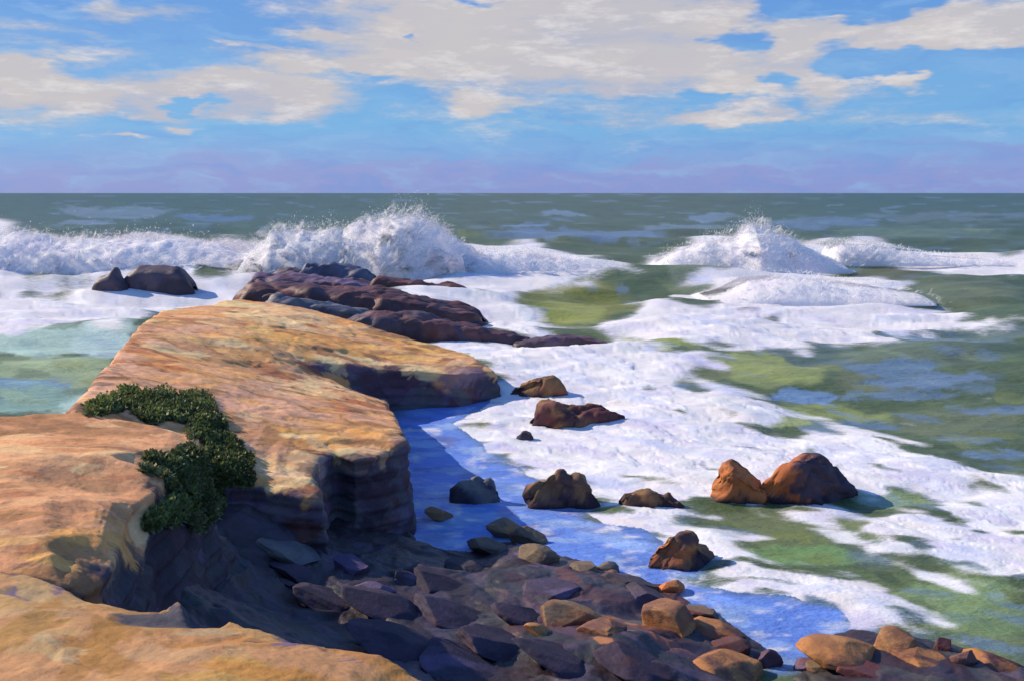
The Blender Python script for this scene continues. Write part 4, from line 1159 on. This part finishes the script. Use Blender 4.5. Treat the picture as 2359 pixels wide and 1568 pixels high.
# ------------------------------------------------------------------ breaking waves and spray
def breaker(name, label, prof, Yc, depth, seed, flecks=5000, plume=1.0, lean=0.3, group='breaking waves throwing white spray', fl_bias=None):
    root = bpy.data.objects.new(name, None); C.objects.link(root)
    q = np.array([P(px, py, Y=Yc) for px, py in prof])
    c0 = np.array([q[:, 0].mean(), Yc, 0.0]); root.location = c0
    tag(root, label, 'wave', group)
    xs, tops = q[:, 0], np.maximum(q[:, 2], 0.05)
    W = xs[-1] - xs[0]
    step = 0.0022 * Yc
    nu = int(W / step); nv = 90
    u = np.linspace(xs[0], xs[-1], nu)
    T = np.interp(u, xs, tops)
    T = T * (1 + 0.06 * fbm(u / 1.5, seed, 0, 4, seed))
    endf = np.clip((u - xs[0]) / (W * 0.05 + 0.5), 0, 1) * np.clip((xs[-1] - u) / (W * 0.05 + 0.5), 0, 1)
    v = np.linspace(0, 1, nv)
    U, Vg = np.meshgrid(u, v, indexing='ij'); Tg = np.repeat(T[:, None], nv, 1); Eg = np.repeat(endf[:, None], nv, 1)
    ang = (Vg - 0.5) * math.pi
    reach = np.where(ang < 0, np.maximum(depth, Tg * 1.15), depth * 0.6) * (0.4 + 0.6 * Eg)
    Yl = np.sin(ang) * reach
    Z = (np.cos(ang) ** 1.25) * Tg * (0.2 + 0.8 * Eg) - 0.4
    V = np.stack([U, Yl + Yc, Z], -1).reshape(-1, 3)
    i = np.arange(nu * nv).reshape(nu, nv)
    F = np.stack([i[:-1, :-1], i[1:, :-1], i[1:, 1:], i[:-1, 1:]], -1).reshape(-1, 4)
    T3 = np.concatenate([F[:, [0, 1, 2]], F[:, [0, 2, 3]]])
    N = vnormals(V, T3)
    if N[:, 2].mean() < 0: N = -N; F = F[:, ::-1]
    x, y, z = V.T
    s = seed * 3.1
    hf = np.clip((z + 0.4) / 4.0, 0.15, 1)
    bil = fbm(x / 4.0 + s, y / 4.0, z / 3.0, 4, seed)
    V = V + N * (0.9 * bil * hf)[:, None]
    rel = np.clip((z + 0.4) / np.maximum(np.repeat(T, nv), 0.3), 0, 1)
    thick = 1.35 - 1.1 * np.clip((rel - 0.55) / 0.45, 0, 1) ** 1.3
    thick -= 0.7 * (1 - np.repeat(endf, nv))
    thick -= 0.45 * np.clip(1 - rel / 0.12, 0, 1)
    c = np.array([0.93, 0.90, 0.91]) * (1 + 0.05 * fbm(x / 2 + s, y / 2, z / 2, 3, seed + 4))[:, None]
    lil = np.clip(fbm(x / 3 + s, y / 3, z / 1.8, 3, seed + 7) * 2, 0, 1)[:, None]
    c = c * (1 - lil * 0.5) + np.array([0.86, 0.78, 0.86]) * lil * 0.5
    mesh_np('wave_body', V - c0, F, M_SPRAY, root, col=c, extra={'thick': thick})
    # torn curtains of white water thrown up and falling back in arcs
    r_ = np.random.default_rng(seed + 50)
    area = float(np.sum(T * endf) * (u[1] - u[0]))
    ns = int(min(2400, area * 8))
    wgt = T * endf; wgt = wgt / wgt.sum()
    kk = r_.choice(nu, ns, p=wgt)
    mid = (u * wgt).sum()
    RV, RF, RC, RT = [], [], [], []
    tv = np.linspace(0, 1, 8)
    for n_ in range(ns):
        X0 = u[kk[n_]] + r_.normal(0, 0.4); Th = T[kk[n_]]
        h = r_.uniform(0.05, 1.0) ** 0.85
        an = -math.acos(min(1, h ** 0.8))
        Y0 = Yc + math.sin(an) * max(depth, Th * 1.15) - r_.uniform(0.1, 0.5)
        L = r_.uniform(0.6, 2.2) * (0.35 + 0.09 * Th) * (1.25 - 0.45 * h); soft = r_.random() < 0.7; wd = L * (r_.uniform(0.3, 0.6) if soft else r_.uniform(0.12, 0.3)); L = L * (1.3 if soft else 1); wd = min(wd, 0.9)
        out = np.clip((X0 - mid) / (W * 0.5), -1, 1)
        d0 = np.array([out * 1.1 + r_.normal(0.15, 0.5), r_.normal(-0.2, 0.3), 0.35 + 0.9 * h * plume + r_.normal(0, 0.3)]); d0 /= np.linalg.norm(d0)
        path = np.array([X0, Y0, h * Th * 0.95 - 0.2]) + tv[:, None] * d0 * L - np.array([0, 0, 1]) * (tv ** 2)[:, None] * L * r_.uniform(0.2, 0.7)
        nn = np.array([-0.75, -0.25, 0.6]) + r_.normal(0, 0.16, 3)
        d0 = d0 - nn * d0.dot(nn) / nn.dot(nn) * 0.85; d0 /= np.linalg.norm(d0)
        sd_ = np.cross(d0, nn); sd_ /= np.linalg.norm(sd_) + 1e-6
        wv = wd * (0.35 + np.sin(tv * math.pi) ** 0.6)[:, None]
        b_ = len(RV) * 24
        rows = np.stack([path - sd_ * wv, path + nn * wd * 0.05, path + sd_ * wv], 1).reshape(-1, 3)
        RV.append(rows)
        th_ = np.stack([0.0 * tv + 0.05, 0.45 + 0.6 * np.sin(tv * math.pi), 0.0 * tv + 0.05], 1)
        th_ = th_ * (0.55 if soft else 1.0)
        th_[0] *= 0.3; th_[-1] *= 0.2
        RT.append(th_.ravel())
        cc = np.array([(0.95, 0.94, 0.93), (0.93, 0.91, 0.93), (0.88, 0.83, 0.89), (0.95, 0.91, 0.87), (0.88, 0.91, 0.90)][int(r_.integers(5))])
        RC.append(np.tile(cc, (24, 1)))
        for a_ in range(7):
            for b2 in range(2):
                p0 = b_ + a_ * 3 + b2
                RF.append((p0, p0 + 1, p0 + 4, p0 + 3))
    sc_ = mesh_np('spray_curtain', np.vstack(RV) - c0, RF, M_SHEET, root, col=np.vstack(RC), extra={'thick': np.concatenate(RT)})
    sc_['kind'] = 'stuff'
    # spray: torn shreds and drops thrown up from the crest
    r_ = np.random.default_rng(seed)
    w = np.interp(u, xs, tops) ** 1.3 * endf
    if fl_bias: w = w * fl_bias(u)
    w /= w.sum()
    k = r_.choice(nu, flecks, p=w)
    X = u[k] + r_.normal(0, 0.5, flecks)
    Tt = T[k]
    clump = np.clip(0.5 + 1.2 * fbm(X / 1.6 + s, seed * 1.7, 0, 3, seed + 9), 0.05, 1.5)
    up = r_.exponential(0.16, flecks) * Tt * clump * plume * 0.75
    Zf = Tt * (0.84 + 0.1 * r_.random(flecks)) + up
    Xf = X + lean * up
    Yf = Yc + r_.normal(0, depth * 0.3, flecks)
    sz = r_.uniform(0.4, 1.3, flecks) ** 1.6 * 0.00045 * Yc * np.clip(1.25 - up / (Tt * 0.9 + 0.1), 0.35, 1)
    ctr = np.stack([Xf, Yf, Zf], 1) - c0
    a = r_.normal(size=(flecks, 3)); a /= np.linalg.norm(a, axis=1, keepdims=True)
    a[:, 2] += 0.4; b = np.cross(a, r_.normal(size=(flecks, 3))); b /= np.linalg.norm(b, axis=1, keepdims=True)
    LL = (sz * r_.uniform(1.0, 2.4, flecks))[:, None]; SS = sz[:, None]
    VV = np.stack([ctr - a * LL, ctr + b * SS, ctr + a * LL, ctr - b * SS], 1).reshape(-1, 3)
    FF = np.arange(flecks * 4).reshape(-1, 4)
    sp2 = mesh_np('spray', VV, FF, M_SHEET, root, col=np.tile([0.86, 0.87, 0.86], (len(VV), 1)), extra={'thick': np.full(len(VV), 1.5)}, smooth=False)
    sp2['kind'] = 'stuff'


breaker('breaking_wave', 'long low white breaker rolling in at the far left', [(-500, 545), (-250, 530), (-60, 515), (0, 512), (60, 520), (140, 530), (240, 528), (330, 522), (450, 538), (540, 545), (620, 560), (700, 600)], 104, 9, 1, 1200)
breaker('breaking_wave', 'biggest burst of white spray rising above the horizon behind the reef', [(540, 600), (570, 575), (600, 545), (640, 515), (690, 505), (740, 508), (800, 512), (850, 492), (900, 474), (935, 464), (975, 476), (1015, 504), (1050, 540), (1100, 570), (1160, 590)], 100, 6, 2, 2200, plume=0.8)
breaker('breaking_wave', 'low white shoulder of foam trailing right of the biggest burst', [(1020, 600), (1060, 572), (1120, 572), (1190, 566), (1260, 576), (1340, 592), (1440, 608), (1500, 620)], 98, 4, 3, 2500, plume=0.6)
breaker('breaking_wave', 'ragged burst of spray in the right half, far out in the green sea', [(1480, 612), (1530, 580), (1590, 552), (1650, 538), (1690, 522), (1725, 498), (1760, 510), (1800, 535), (1850, 560), (1900, 580), (1960, 610)], 112, 5, 4, 1800, plume=1.0)
breaker('breaking_wave', 'long white crest running to the right edge beyond the ragged burst', [(1860, 600), (1900, 562), (1930, 548), (2000, 552), (2060, 565), (2140, 580), (2240, 588), (2359, 596), (2500, 600), (2700, 612)], 122, 4, 5, 3000, plume=0.5)
breaker('breaking_wave', 'broad mound of broken white water in the middle of the right half', [(1540, 700), (1600, 678), (1660, 655), (1710, 632), (1770, 618), (1850, 622), (1920, 636), (2000, 645), (2080, 655), (2130, 680)], 82, 6, 6, 1500, plume=0.6)
